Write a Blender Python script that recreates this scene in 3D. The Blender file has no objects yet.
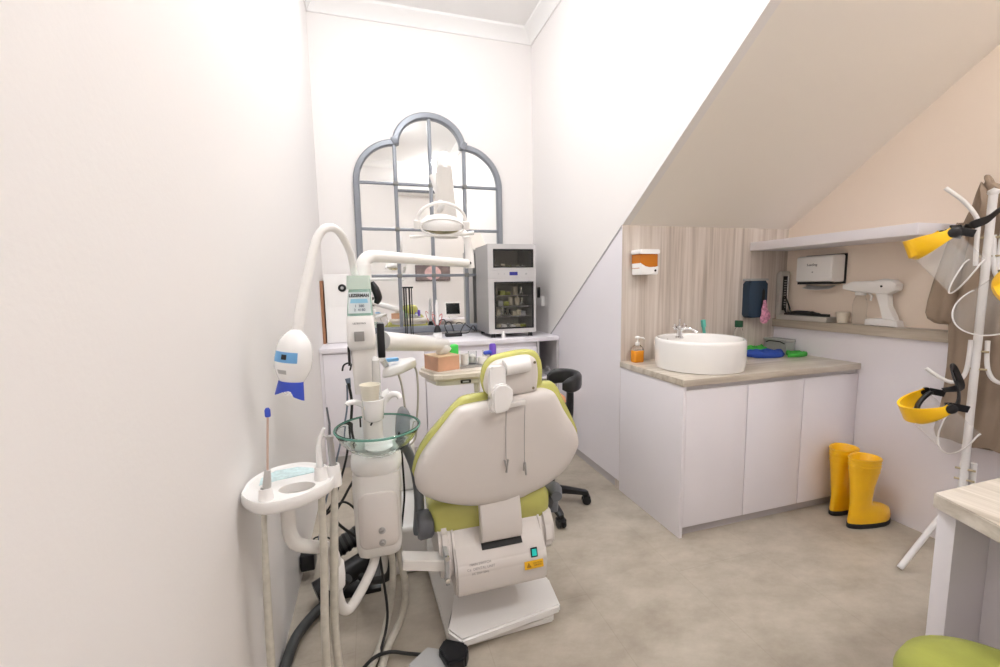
import bpy, bmesh, math, random
from mathutils import Vector, Matrix, Euler
random.seed(7)
C = bpy.context.scene.collection
SC = bpy.context.scene
PI = math.pi
# ------------------------------------------------------------------ camera
F_PX, YAW, PITCH, ROLL = 425.945, 0.2916, 0.1120, -0.0178
cam_d = bpy.data.cameras.new('camera'); cam = bpy.data.objects.new('camera', cam_d); C.objects.link(cam)
fw = Vector((math.sin(YAW)*math.cos(PITCH), math.cos(YAW)*math.cos(PITCH), -math.sin(PITCH)))
rt0 = Vector((math.cos(YAW), -math.sin(YAW), 0)); up0 = rt0.cross(fw)
rt = math.cos(ROLL)*rt0 + math.sin(ROLL)*up0; up = -math.sin(ROLL)*rt0 + math.cos(ROLL)*up0
cam.matrix_world = Matrix(((rt.x, up.x, -fw.x, 0), (rt.y, up.y, -fw.y, 0), (rt.z, up.z, -fw.z, 1.35), (0, 0, 0, 1)))
cam_d.sensor_width = 36; cam_d.lens = F_PX*36/1000; cam_d.clip_start = 0.02
SC.camera = cam
# ------------------------------------------------------------------ world, exposure, lights
w = bpy.data.worlds.new('world'); SC.world = w; w.use_nodes = True
w.node_tree.nodes['Background'].inputs[0].default_value = (1, .97, .93, 1)
w.node_tree.nodes['Background'].inputs[1].default_value = 0.3
SC.view_settings.view_transform = 'Standard'; SC.view_settings.look = 'None'
SC.view_settings.gamma = 1; SC.view_settings.use_curve_mapping = False
SC.view_settings.exposure = 0.2
CEIL = 3.60
LAMPS = [(.30, 1.40, 25), (.34, 2.60, 20), (1.3, -.25, 12), (2.3, -.40, 28)]   # x, y, watts of each surface-mounted ceiling dome; last two added for the alcove
DOME_AREA = 2*PI*.15**2*.72
SC.cycles.max_bounces = 10; SC.cycles.diffuse_bounces = 6
# ------------------------------------------------------------------ materials
MATS = {}
def mat(name, col, rough=.5, metal=0, spec=.5, trans=0, ior=1.45, alpha=1, coat=0, noise=None, bump=0, bscale=60, emit=0):
    if name in MATS: return MATS[name]
    m = bpy.data.materials.new(name); m.use_nodes = True; nt = m.node_tree; b = nt.nodes['Principled BSDF']
    b.inputs['Base Color'].default_value = (*col, 1); b.inputs['Roughness'].default_value = rough
    b.inputs['Metallic'].default_value = metal; b.inputs['Specular IOR Level'].default_value = spec
    b.inputs['Transmission Weight'].default_value = trans; b.inputs['IOR'].default_value = ior
    b.inputs['Alpha'].default_value = alpha; b.inputs['Coat Weight'].default_value = coat
    if emit:
        b.inputs['Emission Color'].default_value = (*col, 1); b.inputs['Emission Strength'].default_value = emit
    tc = nt.nodes.new('ShaderNodeTexCoord')
    if noise:
        n = nt.nodes.new('ShaderNodeTexNoise'); n.inputs['Scale'].default_value = noise[0]; n.inputs['Detail'].default_value = 5
        nt.links.new(tc.outputs['Object'], n.inputs['Vector'])
        r = nt.nodes.new('ShaderNodeValToRGB'); r.color_ramp.elements[0].position = .3; r.color_ramp.elements[1].position = .7
        k = noise[1]
        r.color_ramp.elements[0].color = (*[c*(1-k) for c in col], 1); r.color_ramp.elements[1].color = (*[min(1, c*(1+k)) for c in col], 1)
        nt.links.new(n.outputs['Fac'], r.inputs['Fac']); nt.links.new(r.outputs['Color'], b.inputs['Base Color'])
    if bump:
        n2 = nt.nodes.new('ShaderNodeTexNoise'); n2.inputs['Scale'].default_value = bscale; n2.inputs['Detail'].default_value = 3
        nt.links.new(tc.outputs['Object'], n2.inputs['Vector'])
        bp = nt.nodes.new('ShaderNodeBump'); bp.inputs['Strength'].default_value = bump; bp.inputs['Distance'].default_value = .01
        nt.links.new(n2.outputs['Fac'], bp.inputs['Height']); nt.links.new(bp.outputs['Normal'], b.inputs['Normal'])
    MATS[name] = m; return m
def hexc(h):
    v = [int(h[i:i+2], 16)/255 for i in (0, 2, 4)]
    return tuple(c/12.92 if c <= .04045 else ((c+.055)/1.055)**2.4 for c in v)
def streak(name, cols, scale, rough=.45, seed=0):
    m = bpy.data.materials.new(name); m.use_nodes = True; nt = m.node_tree; b = nt.nodes['Principled BSDF']
    b.inputs['Roughness'].default_value = rough
    tc = nt.nodes.new('ShaderNodeTexCoord'); mp = nt.nodes.new('ShaderNodeMapping'); mp.inputs['Scale'].default_value = scale
    mp.inputs['Location'].default_value = (seed, seed*.7, seed*.3)
    nt.links.new(tc.outputs['Object'], mp.inputs['Vector'])
    n = nt.nodes.new('ShaderNodeTexNoise'); n.inputs['Scale'].default_value = 1; n.inputs['Detail'].default_value = 6; n.inputs['Roughness'].default_value = .62
    n.inputs['Distortion'].default_value = .4
    nt.links.new(mp.outputs['Vector'], n.inputs['Vector'])
    r = nt.nodes.new('ShaderNodeValToRGB'); e = r.color_ramp.elements
    e[0].position = .30; e[0].color = (*hexc(cols[0]), 1); e[1].position = .68; e[1].color = (*hexc(cols[2]), 1)
    mid = e.new(.48); mid.color = (*hexc(cols[1]), 1)
    nt.links.new(n.outputs['Fac'], r.inputs['Fac']); nt.links.new(r.outputs['Color'], b.inputs['Base Color'])
    return m
PAINT = mat('wall_paint', (.825, .795, .78), .75, bump=.04, bscale=90)
PAINT_A = mat('wall_paint_alcove_light', (.89, .77, .66), .75, bump=.04, bscale=90)  # same wall paint, with the peach cast of the alcove light put into it
CEILM = mat('ceiling_paint', (.86, .85, .84), .8)
LAM = mat('white_laminate', (.83, .80, .845), .38, noise=(3, .01))
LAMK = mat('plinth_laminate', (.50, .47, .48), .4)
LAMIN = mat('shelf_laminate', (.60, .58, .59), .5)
DARK = mat('dark_gap', (.03, .03, .03), .7)
ALU = mat('aluminium', (.55, .54, .54), .35, metal=.8)
VW = streak('wood_vertical', ('aa9e93', 'c8bcb2', 'd9d0c8'), (34, 34, 1.0), .42, 3)
HW = streak('wood_counter_x', ('a79b8c', 'c3b9ab', 'd6cec3'), (1.1, 26, 20), .3, 11)
HWY = streak('wood_counter_y', ('978b7c', 'b5aa9b', 'cdc4b7'), (26, 1.1, 20), .35, 17)
HWR = streak('wood_desk', ('a89d8f', 'c6bdb0', 'dcd4ca'), (30, 1.6, 20), .35, 23)
WHITE = mat('white_plastic', (.88, .865, .85), .28, coat=.2)
WHITE2 = mat('cream_plastic', (.80, .775, .745), .32, coat=.2)
SHELLM = mat('shell_plastic', (.70, .655, .625), .33, coat=.15)
GLOSS = mat('gloss_white', (.90, .895, .89), .12, coat=.5)
CERAM = mat('ceramic', (.86, .84, .82), .08, coat=.6)
CREAM = mat('cream_cup', (.88, .84, .72), .4)
GREEN = mat('green_vinyl', (.54, .53, .15), .24, coat=.25, noise=(6, .06))
GREENF = mat('green_seat_vinyl', (.31, .33, .065), .5, noise=(9, .12), bump=.25, bscale=25)
GREY = mat('grey_plastic', (.115, .12, .135), .4)
BLACK = mat('black_plastic', (.012, .012, .014), .35)
BLACKR = mat('black_rubber', (.02, .02, .02), .6)
DGREY = mat('dark_hose', (.05, .052, .052), .5)
LGREY = mat('light_grey', (.42, .42, .42), .4)
CHROME = mat('chrome', (.75, .75, .76), .12, metal=1)
STEEL = mat('brushed_steel', (.46, .45, .45), .35, metal=.7)
FRAME = mat('grey_metal_frame', (.25, .265, .295), .32, metal=.35)
MIRROR = mat('mirror_glass', (.93, .94, .935), .02, metal=1)
BLUE = mat('blue_plastic', (.045, .09, .55), .35)
LBLUE = mat('light_blue', (.17, .42, .74), .4)
TEALW = mat('teal_mat', (.62, .78, .80), .6, noise=(80, .12))
YELLOW = mat('yellow_plastic', (1, .58, .008), .3, coat=.3)
YBOOT = mat('yellow_rubber', (.98, .54, .006), .30, coat=.4, noise=(14, .05), bump=.15, bscale=30)
STICK = mat('warning_yellow', (.80, .45, .02), .5)
SOLE = mat('boot_sole', (.018, .018, .02), .6)
CLEAR = mat('clear_plastic', (.96, .97, .96), .05, trans=1, ior=1.15)
BOWL = mat('green_glass', (.90, .98, .945), .03, trans=1, ior=1.22)
BOWLRIM = mat('green_glass_edge', (.22, .50, .41), .08, trans=.5, ior=1.3)
TINT = mat('reservoir_plastic', (.60, .86, .76), .1, trans=.65, ior=1.2)
HOSEM = mat('pale_hose', (.46, .43, .38), .5)
TUBEG = mat('translucent_hose', (.60, .57, .50), .3, noise=(40, .1))
WOODBOX = mat('orange_wood', hexc('d8a88c'), .5, noise=(10, .12))
BROWN_SHADE = mat('brown_shade', hexc('a5785a'), .6, noise=(8, .1))  # brown tone of the shade beside the white appliance
CLOTH = mat('taupe_cloth', hexc('968473'), .85, noise=(5, .08), bump=.3, bscale=25)
NAVY = mat('navy_plastic', hexc('2c3f52'), .35)
AMBER = mat('amber_soap', (.62, .20, .02), .15, trans=.15)
ORANGE = mat('orange_soap', (.95, .36, .02), .12, trans=.15)
PINK = mat('pink_film', (.75, .30, .45), .4, noise=(60, .5))
TBLUE = mat('blue_microfibre', (.02, .06, .32), .9, bump=.4, bscale=60)
TGREEN = mat('green_microfibre', (.06, .42, .06), .9, bump=.4, bscale=60)
TEAL = mat('teal_brush', (.12, .50, .42), .4)
DGREEN = mat('dark_green_cap', (.01, .08, .035), .4)
GBRIGHT = mat('bright_green', (.08, .75, .12), .4)
PURPLE = mat('purple_plastic', (.17, .08, .55), .4)
WETWHITE = mat('paper_white', (.85, .84, .82), .7)
SMOKE = mat('smoked_glass', (.05, .05, .045), .05, alpha=.14)
CAVITY = mat('cabinet_interior', (.78, .75, .68), .5)
BEIGEW = mat('beige_object', (.62, .55, .42), .5)
TEALSW = mat('teal_switch', (.02, .45, .40), .4, emit=.3)
REDW = mat('red_wire', (.55, .10, .08), .5)
LAMPM = mat('lamp_diffuser', (1, .97, .92), .5, emit=14)
SCREEN = mat('black_screen', (.012, .016, .018), .15)
SHIELD = mat('face_shield_film', (.80, .80, .80), .08, alpha=.13)
INK = mat('dark_ink', (.03, .03, .035), .6)
INKG = mat('grey_ink', (.33, .30, .30), .6)
REFLECT = mat('dichroic_reflector', (.70, .64, .42), .12, metal=1, noise=(26, .4))
PEACH = mat('peach_paper', (.85, .42, .22), .7)
# floor
FL = bpy.data.materials.new('floor_vinyl'); FL.use_nodes = True; nt = FL.node_tree; b = nt.nodes['Principled BSDF']
tc = nt.nodes.new('ShaderNodeTexCoord')
mp = nt.nodes.new('ShaderNodeMapping'); mp.inputs['Scale'].default_value = (1.7, 2.6, 1); mp.inputs['Rotation'].default_value = (0, 0, .5)
nt.links.new(tc.outputs['Object'], mp.inputs['Vector'])
n1 = nt.nodes.new('ShaderNodeTexNoise'); n1.inputs['Scale'].default_value = 2.2; n1.inputs['Detail'].default_value = 9; n1.inputs['Roughness'].default_value = .68
nt.links.new(mp.outputs['Vector'], n1.inputs['Vector'])
r1 = nt.nodes.new('ShaderNodeValToRGB'); e = r1.color_ramp.elements
e[0].position = .28; e[0].color = (*hexc('9c9284'), 1); e[1].position = .72; e[1].color = (*hexc('bfb6a8'), 1)
nt.links.new(n1.outputs['Fac'], r1.inputs['Fac'])
br = nt.nodes.new('ShaderNodeTexBrick'); br.inputs['Scale'].default_value = 1; br.inputs['Brick Width'].default_value = 1.25; br.inputs['Row Height'].default_value = .48
br.inputs['Mortar Size'].default_value = .0018; br.inputs['Color1'].default_value = (1, 1, 1, 1); br.inputs['Color2'].default_value = (.98, .978, .975, 1); br.inputs['Mortar'].default_value = (.90, .895, .89, 1)
mp2 = nt.nodes.new('ShaderNodeMapping'); mp2.inputs['Rotation'].default_value = (0, 0, PI/2); mp2.inputs['Location'].default_value = (.3, .12, 0)
nt.links.new(tc.outputs['Object'], mp2.inputs['Vector']); nt.links.new(mp2.outputs['Vector'], br.inputs['Vector'])
mx = nt.nodes.new('ShaderNodeMix'); mx.data_type = 'RGBA'; mx.blend_type = 'MULTIPLY'; mx.inputs['Factor'].default_value = 1
nt.links.new(r1.outputs['Color'], mx.inputs[6]); nt.links.new(br.outputs['Color'], mx.inputs[7])
nt.links.new(mx.outputs[2], b.inputs['Base Color']); b.inputs['Roughness'].default_value = .42; b.inputs['Specular IOR Level'].default_value = .35
# ------------------------------------------------------------------ helpers
ORG = {}
def cr(pts, k=6):                                   # smooth curve through points
    P = [Vector(p) for p in pts]; out = []
    for i in range(len(P)-1):
        p0 = P[max(i-1, 0)]; p1 = P[i]; p2 = P[i+1]; p3 = P[min(i+2, len(P)-1)]
        for j in range(k):
            t = j/k
            out.append(.5*((2*p1)+(-p0+p2)*t+(2*p0-5*p1+4*p2-p3)*t*t+(-p0+3*p1-3*p2+p3)*t**3))
    out.append(P[-1]); return out
class M:
    def __init__(s): s.bm = bmesh.new()
    def ring(s, pts): return [s.bm.verts.new(p) for p in pts]
    def face(s, vs):
        try: s.bm.faces.new(vs)
        except ValueError: pass
    def loft(s, rings, caps=True, closed=True):
        R = [s.ring(r) for r in rings]; n = len(R[0])
        for a, b_ in zip(R, R[1:]):
            for i in range(n if closed else n-1):
                j = (i+1) % n; s.face([a[i], a[j], b_[j], b_[i]])
        if caps and closed: s.face(R[0][::-1]); s.face(R[-1])
        return s
    def box(s, x0, x1, y0, y1, z0, z1, bev=0, seg=2):
        v = s.ring([(x, y, z) for z in (z0, z1) for x, y in ((x0, y0), (x1, y0), (x1, y1), (x0, y1))])
        fs = [(0, 3, 2, 1), (4, 5, 6, 7), (0, 1, 5, 4), (1, 2, 6, 5), (2, 3, 7, 6), (3, 0, 4, 7)]
        F = [s.bm.faces.new([v[i] for i in f]) for f in fs]
        if bev:
            es = list({e for f in F for e in f.edges})
            bmesh.ops.bevel(s.bm, geom=es, offset=bev, segments=seg, profile=.6, affect='EDGES')
        return s
    def obox(s, c, size, rot=(0, 0, 0), bev=0, seg=2):
        t = M(); hx, hy, hz = [q/2 for q in size]; t.box(-hx, hx, -hy, hy, -hz, hz, bev, seg)
        t.bm.transform(Matrix.Translation(c) @ Euler(rot).to_matrix().to_4x4()); s.merge(t); return s
    def merge(s, t):
        me = bpy.data.meshes.new('tmp'); t.bm.to_mesh(me); t.bm.free(); s.bm.from_mesh(me); bpy.data.meshes.remove(me); return s
    def cyl(s, p0, p1, r0, r1=None, n=20):
        r1 = r0 if r1 is None else r1
        return s.tube([p0, p1], [r0, r1], n)
    def tube(s, pts, r, n=10, closed=False):
        P = [Vector(p) for p in pts]
        rs = r if isinstance(r, (list, tuple)) else [r]*len(P)
        if len(rs) != len(P):
            rs = [rs[min(int(i/(len(P)-1)*(len(rs)-1)), len(rs)-2)]*(1-(i/(len(P)-1)*(len(rs)-1)) % 1)+rs[min(int(i/(len(P)-1)*(len(rs)-1))+1, len(rs)-1)]*((i/(len(P)-1)*(len(rs)-1)) % 1) if i < len(P)-1 else rs[-1] for i in range(len(P))]
        tang = []
        for i in range(len(P)):
            a = P[i-1] if (i > 0 or closed) else P[i]; c = P[(i+1) % len(P)] if (i < len(P)-1 or closed) else P[i]
            t = (c-a); tang.append(t.normalized() if t.length > 1e-9 else Vector((0, 0, 1)))
        u = tang[0].orthogonal().normalized(); rings = []
        for i, t in enumerate(tang):
            u = (u-t*u.dot(t)); u = u.normalized() if u.length > 1e-6 else t.orthogonal().normalized(); v = t.cross(u)
            rings.append([P[i]+rs[i]*(math.cos(2*PI*k/n)*u+math.sin(2*PI*k/n)*v) for k in range(n)])
        if closed:
            R = [s.ring(q) for q in rings]
            off = min(range(n), key=lambda o: (Vector(rings[0][o])-Vector(rings[-1][0])).length)
            for i in range(len(R)-1):
                for k in range(n): s.face([R[i][k], R[i][(k+1) % n], R[i+1][(k+1) % n], R[i+1][k]])
            for k in range(n): s.face([R[-1][k], R[-1][(k+1) % n], R[0][(k+1+off) % n], R[0][(k+off) % n]])
            return s
        return s.loft(rings)
    def lathe(s, prof, o=(0, 0, 0), ax=(0, 0, 1), n=32, sx=1, sy=1, caps=True):
        q = Vector((0, 0, 1)).rotation_difference(Vector(ax).normalized()); o = Vector(o)
        rings = [[o+q @ Vector((max(r, 1e-4)*math.cos(2*PI*k/n)*sx, max(r, 1e-4)*math.sin(2*PI*k/n)*sy, z)) for k in range(n)] for r, z in prof]
        return s.loft(rings, caps)
    def prism(s, poly, fn, d0, d1, bev=0, seg=2):
        t = M(); t.loft([[fn(a, b_, d0) for a, b_ in poly], [fn(a, b_, d1) for a, b_ in poly]])
        if bev: bmesh.ops.bevel(t.bm, geom=list(t.bm.edges), offset=bev, segments=seg, affect='EDGES')
        return s.merge(t)
    def puff(s, poly, fn, prof):                    # outline scaled along depth: prof = [(depth, inset)]
        cx = sum(p[0] for p in poly)/len(poly); cy = sum(p[1] for p in poly)/len(poly)
        def ins(p, d):
            L = math.hypot(p[0]-cx, p[1]-cy); k = max(.02, 1-d/L) if L > 1e-6 else 1
            return (cx+(p[0]-cx)*k, cy+(p[1]-cy)*k)
        return s.loft([[fn(*ins(p, d), c) for p in poly] for c, d in prof])
    def build(s, name, m, parent=None, smooth=38, world=True):
        bm = s.bm
        bmesh.ops.recalc_face_normals(bm, faces=bm.faces)
        if parent is not None: bm.transform(Matrix.Translation(-ORG[parent]))
        for f in bm.faces: f.smooth = True
        lim = math.radians(smooth)
        for e_ in bm.edges:
            if len(e_.link_faces) != 2 or e_.calc_face_angle(0) > lim: e_.smooth = False
        me = bpy.data.meshes.new(name); bm.to_mesh(me); bm.free()
        o = bpy.data.objects.new(name, me); C.objects.link(o)
        for q in (m if isinstance(m, (list, tuple)) else [m]): me.materials.append(q)
        if parent is not None: o.parent = parent; ORG[o] = ORG[parent]
        else: ORG[o] = Vector((0, 0, 0))
        return o
def rebase(o, loc):                                 # a top-level mesh gets its origin at its base
    loc = Vector(loc); o.data.transform(Matrix.Translation(-loc)); o.location = loc; ORG[o] = loc; return o
def tag(o, label, cat, group=None, kind=None):
    o['label'] = label; o['category'] = cat
    if group: o['group'] = group
    if kind: o['kind'] = kind
    return o
def thing(name, label, cat, loc=(0, 0, 0), group=None):
    o = bpy.data.objects.new(name, None); C.objects.link(o); o.location = loc; o.empty_display_size = .1
    ORG[o] = Vector(loc); return tag(o, label, cat, group)
def struct(name, m_, material, smooth=38):
    o = m_.build(name, material, None, smooth); o['kind'] = 'structure'; return o
def rrect(a0, a1, b0, b1, r, n=5):
    out = []
    for cx, cy, s0 in ((a1-r, b1-r, 0), (a0+r, b1-r, 1), (a0+r, b0+r, 2), (a1-r, b0+r, 3)):
        for k in range(n+1):
            t = (s0+k/n)*PI/2; out.append((cx+r*math.cos(t), cy+r*math.sin(t)))
    return out
def text(name, body, size, mtx, material, parent, ext=.0004, off=0):
    cu = bpy.data.curves.new(name, 'FONT'); cu.body = body; cu.size = size; cu.extrude = ext; cu.offset = off; cu.align_x = 'CENTER'; cu.align_y = 'CENTER'
    to = bpy.data.objects.new(name, cu); C.objects.link(to); bpy.context.view_layer.update()
    me = bpy.data.meshes.new_from_object(to.evaluated_get(bpy.context.evaluated_depsgraph_get()))
    bpy.data.objects.remove(to); me.transform(mtx); me.transform(Matrix.Translation(-ORG[parent]))
    me.materials.clear(); me.materials.append(material)
    o = bpy.data.objects.new(name, me); C.objects.link(o); o.parent = parent; ORG[o] = ORG[parent]; return o
def face_mtx(origin, right, upv):                   # text standing on a surface
    r_ = Vector(right).normalized(); u_ = Vector(upv).normalized(); n_ = r_.cross(u_)
    return Matrix(((r_.x, u_.x, n_.x, origin[0]), (r_.y, u_.y, n_.y, origin[1]), (r_.z, u_.z, n_.z, origin[2]), (0, 0, 0, 1)))
XZ = lambda y0, s=1: (lambda a, b_, c: (a, y0+s*c, b_))
# ------------------------------------------------------------------ room shell
XL, XR, XR2, XU = -.376, 1.50, 2.75, 2.84           # left wall, stair wall, lower right wall, upper right wall
YB, YW, YF = 3.85, 2.34, -.55
ZS, SL = 1.7065, .7152
slope = lambda y: ZS+SL*(YW-y)
YC_ = YW-(CEIL-ZS)/SL                                # where the stair underside meets the ceiling
struct('floor', M().box(XL-.1, XU+.1, YF-.1, YB+.1, -.08, 0), FL)
struct('wall_left', M().box(XL-.1, XL, YF-.1, YB+.1, 0, CEIL), PAINT)
struct('wall_back', M().box(XL, XR+.02, YB, YB+.1, 0, CEIL), PAINT)
struct('wall_front', M().box(XL, XU, YF-.1, YF, 0, CEIL), PAINT)
struct('ceiling', M().box(XL-.1, XU+.1, YF-.1, YB+.1, CEIL, CEIL+.08), CEILM)
yx = YW+(ZS-0)/SL
m_ = M(); m_.prism([(YB, slope(YB)), (YB, CEIL), (YC_, CEIL)], lambda a, b_, c: (XR+c, a, b_), 0, .05)
struct('wall_right', m_, PAINT)
m_ = M(); m_.prism([(YW, ZS), (YC_, CEIL), (YC_, CEIL+.12), (YW, ZS+.12)], lambda a, b_, c: (c, a, b_), XR+.05, XU+.1)
struct('ceiling_stair', m_, mat('wall_paint_stair_bounce', (.88, .83, .765), .75, bump=.03, bscale=60))  # wall paint with warm light bounced off the floor mixed into its colour
struct('wall_alcove', M().box(XR+.002, XU, YW, YW+.05, .0, ZS), VW)
struct('wall_panel', M().box(XR2, XU+.1, YF, YW+.02, 0, 1.03), LAM)
struct('wall_far_right', M().box(XU, XU+.1, YF, YW+.02, 1.03, CEIL), PAINT_A)
struct('trim_1', M().box(XR2-.022, XU, YF, YW-.001, 1.028, 1.082, .002), HWY)
# cornice
def cornice(x0, y0, x1, y1, nx, ny):
    prof = [(0, -.10), (.012, -.10), (.016, -.085), (.045, -.05), (.075, -.03), (.095, -.018), (.10, 0), (0, 0)]
    t = M(); t.loft([[(x+nx*a, y+ny*a, CEIL+b_) for a, b_ in prof] for x, y in ((x0, y0), (x1, y1))]); return t
struct('trim_2', cornice(XL, YB, XR, YB, 0, -1), CEILM)
struct('trim_3', cornice(XR, YC_, XR, YB, -1, 0), CEILM)
struct('trim_4', cornice(XL, YF, XL, YB, 1, 0), CEILM)
struct('trim_5', cornice(XL, YF, XU, YF, 0, 1), CEILM)
# stair-closet front below the stair line, in the plane of the right wall
m_ = M(); m_.prism([(YW+.003, .06), (YB, .06), (YB, slope(YB)), (YW+.003, ZS-.006)], lambda a, b_, c: (XR+c, a, b_), 0, .04)
struct('wall_closet', m_, LAM)
struct('baseboard_right', M().box(XR+.008, XR+.03, YW+.003, YB, 0, .06), LAMK)
t = M(); t.prism([(YW+.005, ZS-.012), (YB, slope(YB)-.008), (YB, slope(YB)+.004), (YW+.005, ZS)], lambda a, b_, c: (XR+c, a, b_), -.004, .0)
struct('trim_6', t, mat('trim_grey', (.45, .44, .44), .5))
# ceiling domes; the two at the rear are added to brighten the alcove
for i, (x, y, p) in enumerate(LAMPS):
    d = thing('ceiling_light', ['round white ceiling dome light over the dental unit', 'round white ceiling dome light near the back wall', 'added round white ceiling dome over the rear desk, brightening the alcove', 'added round white ceiling dome beyond the stair at the far right of the rear wall, brightening the alcove'][i], 'ceiling light', (x, y, CEIL))
    M().lathe([(.0, 0), (.175, 0), (.175, -.012), (.16, -.02), (.0, -.02)], (x, y, CEIL-.001), n=32).build('base_ring', GLOSS, d)
    lm = bpy.data.materials.new('lamp_diffuser'); lm.use_nodes = True; lb = lm.node_tree.nodes['Principled BSDF']
    lb.inputs['Emission Color'].default_value = (.97, .985, 1, 1); lb.inputs['Emission Strength'].default_value = p/(PI*DOME_AREA)
    M().lathe([(.15, -.02), (.147, -.04), (.13, -.065), (.10, -.085), (.05, -.098), (0, -.10)], (x, y, CEIL-.001), n=32).build('diffuser', lm, d, 80)
# ------------------------------------------------------------------ sink cabinet
YC = 1.764; ZT = .857
cb = thing('sink_cabinet', 'white laminate sink cabinet with three flat doors under the stair', 'cabinet', (2.1, 2.05, 0))
m_ = M(); m_.box(XR, XR+.018, YC+.0, YW-.001, 0, .82, .001); m_.box(XR+.018, XR2-.002, YC+.022, YW-.001, .05, .80)
m_.build('body', LAM, cb)
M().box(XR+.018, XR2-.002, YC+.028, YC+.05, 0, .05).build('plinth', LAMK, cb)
M().box(XR+.018, XR2-.002, YC+.018, YC+.03, .795, .82).build('top_rail', LAMIN, cb)
for a, b_ in ((XR+.021, 1.918), (1.922, 2.318), (2.322, XR2-.004)):
    M().box(a, b_, YC+.002, YC+.02, .055, .795, .0015).build('door', LAM, cb)
wt = M().box(XR-.006, XR2-.002, YC-.008, YW-.001, .822, ZT, .002).build('sink_worktop', HW)
rebase(wt, (2.1, 2.05, .822)); tag(wt, 'pale striped wood-look worktop carrying the round basin', 'worktop')
# round basin
BX, BY, BR = 1.812, 2.015, .243
bs = thing('vessel_basin', 'large round white ceramic basin standing on the worktop', 'sink', (BX, BY, ZT))
pr = [(BR-.02, 0), (BR-.006, .004), (BR-.004, .02), (BR, .05), (BR, .155), (BR-.003, .168), (BR-.010, .174), (BR-.020, .172), (BR-.026, .160), (BR-.034, .12), (BR-.06, .06), (BR-.12, .03), (.02, .022), (.0, .022)]
M().lathe(pr, (BX, BY, ZT), n=64).build('bowl', CERAM, bs, 60)
M().lathe([(0, 0), (.03, 0), (.034, .004), (.03, .007), (0, .008)], (BX, BY, ZT+.024), n=24).build('drain', CHROME, bs)
M().lathe([(.0, 0), (.016, 0), (.018, .002), (.017, .004), (0, .004)], (BX-.11, BY+.14, ZT+.14), (.5, -.62, .1), n=20).build('overflow_ring', CHROME, bs)
# tap on rim
tp = thing('basin_tap', 'chrome basin tap with two small cross handles at the back of the basin', 'tap', (1.765, 2.175, 1.02))
tx, ty = 1.775, 2.14
m_ = M(); m_.lathe([(.024, 0), (.024, .006), (.017, .012), (.015, .05), (.018, .06), (.016, .075), (.0, .085)], (tx, ty, 1.015), n=20)
m_.build('body', CHROME, tp)
M().tube(cr([(tx, ty, 1.06), (tx+.02, ty-.03, 1.075), (tx+.045, ty-.065, 1.070), (tx+.055, ty-.08, 1.052)], 5), [.011, .009, .009, .010], 10).build('spout', CHROME, tp)
for sx in (-1, 1):
    m_ = M(); c0 = Vector((tx+sx*.018, ty+sx*.006, 1.07)); c1 = c0+Vector((sx*.028, sx*.008, .016)); m_.tube([c0, c1], [.007, .009], 10)
    for k in range(4):
        dv = Vector((0, math.cos(k*PI/2), math.sin(k*PI/2)))*.017; m_.tube([c1, c1+dv], [.005, .006], 8)
    m_.build('handle', CHROME, tp)
M().tube([(tx, ty, 1.095), (tx, ty, 1.13)], [.004, .006], 8).build('lift_rod', CHROME, tp)
# white marble-look tiles where basin meets top: none. Items by basin
def pump_bottle(x, y, z):
    t = thing('hand_soap_bottle', 'small clear pump bottle of orange hand soap at the left end of the worktop', 'soap bottle', (x, y, z))
    M().loft([[(x+a, y+b_, z+h) for a, b_ in rrect(-w_, w_, -d_, d_, .012)] for h, w_, d_ in ((0, .032, .022), (.004, .035, .025), (.072, .035, .025), (.074, .034, .024))]).build('soap_fill', ORANGE, t)
    M().loft([[(x+a, y+b_, z+h) for a, b_ in rrect(-w_, w_, -d_, d_, min(.012, d_*.9))] for h, w_, d_ in ((.075, .035, .025), (.09, .034, .024), (.105, .02, .016), (.112, .013, .013))]).build('bottle_neck', CLEAR, t)
    m_ = M(); m_.cyl((x, y, z+.105), (x, y, z+.125), .014); m_.cyl((x, y, z+.125), (x, y, z+.15), .005)
    m_.lathe([(.008, 0), (.016, .004), (.016, .012), (.006, .016)], (x, y, z+.148), n=16); m_.tube([(x, y, z+.156), (x+.034, y-.012, z+.152), (x+.038, y-.013, z+.144)], .005, 8)
    m_.build('pump_head', WHITE, t)
pump_bottle(1.585, 2.285, ZT)
t = thing('toothbrush_tumbler_brush', 'teal plastic scrubbing brush standing behind the basin', 'brush', (2.09, 2.27, ZT))
M().tube([(2.1, 2.27, ZT+.001), (2.085, 2.27, ZT+.13), (2.07, 2.27, ZT+.21)], [.008, .009, .011], 10).build('handle', TEAL, t)
M().obox((2.062, 2.262, ZT+.225), (.026, .02, .05), (0, -.15, 0), .005).build('brush_head', TEAL, t)
t = thing('small_capped_bottle', 'small clear bottle with a dark green cap behind the basin', 'bottle', (2.34, 2.25, ZT))
M().lathe([(.028, 0), (.03, .01), (.03, .15), (.022, .18), (.014, .19), (.014, .20)], (2.34, 2.25, ZT)).build('bottle_body', CLEAR, t)
M().lathe([(.024, 0), (.025, .004), (.025, .04), (.022, .044)], (2.34, 2.25, ZT+.19)).build('cap', DGREEN, t)
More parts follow.
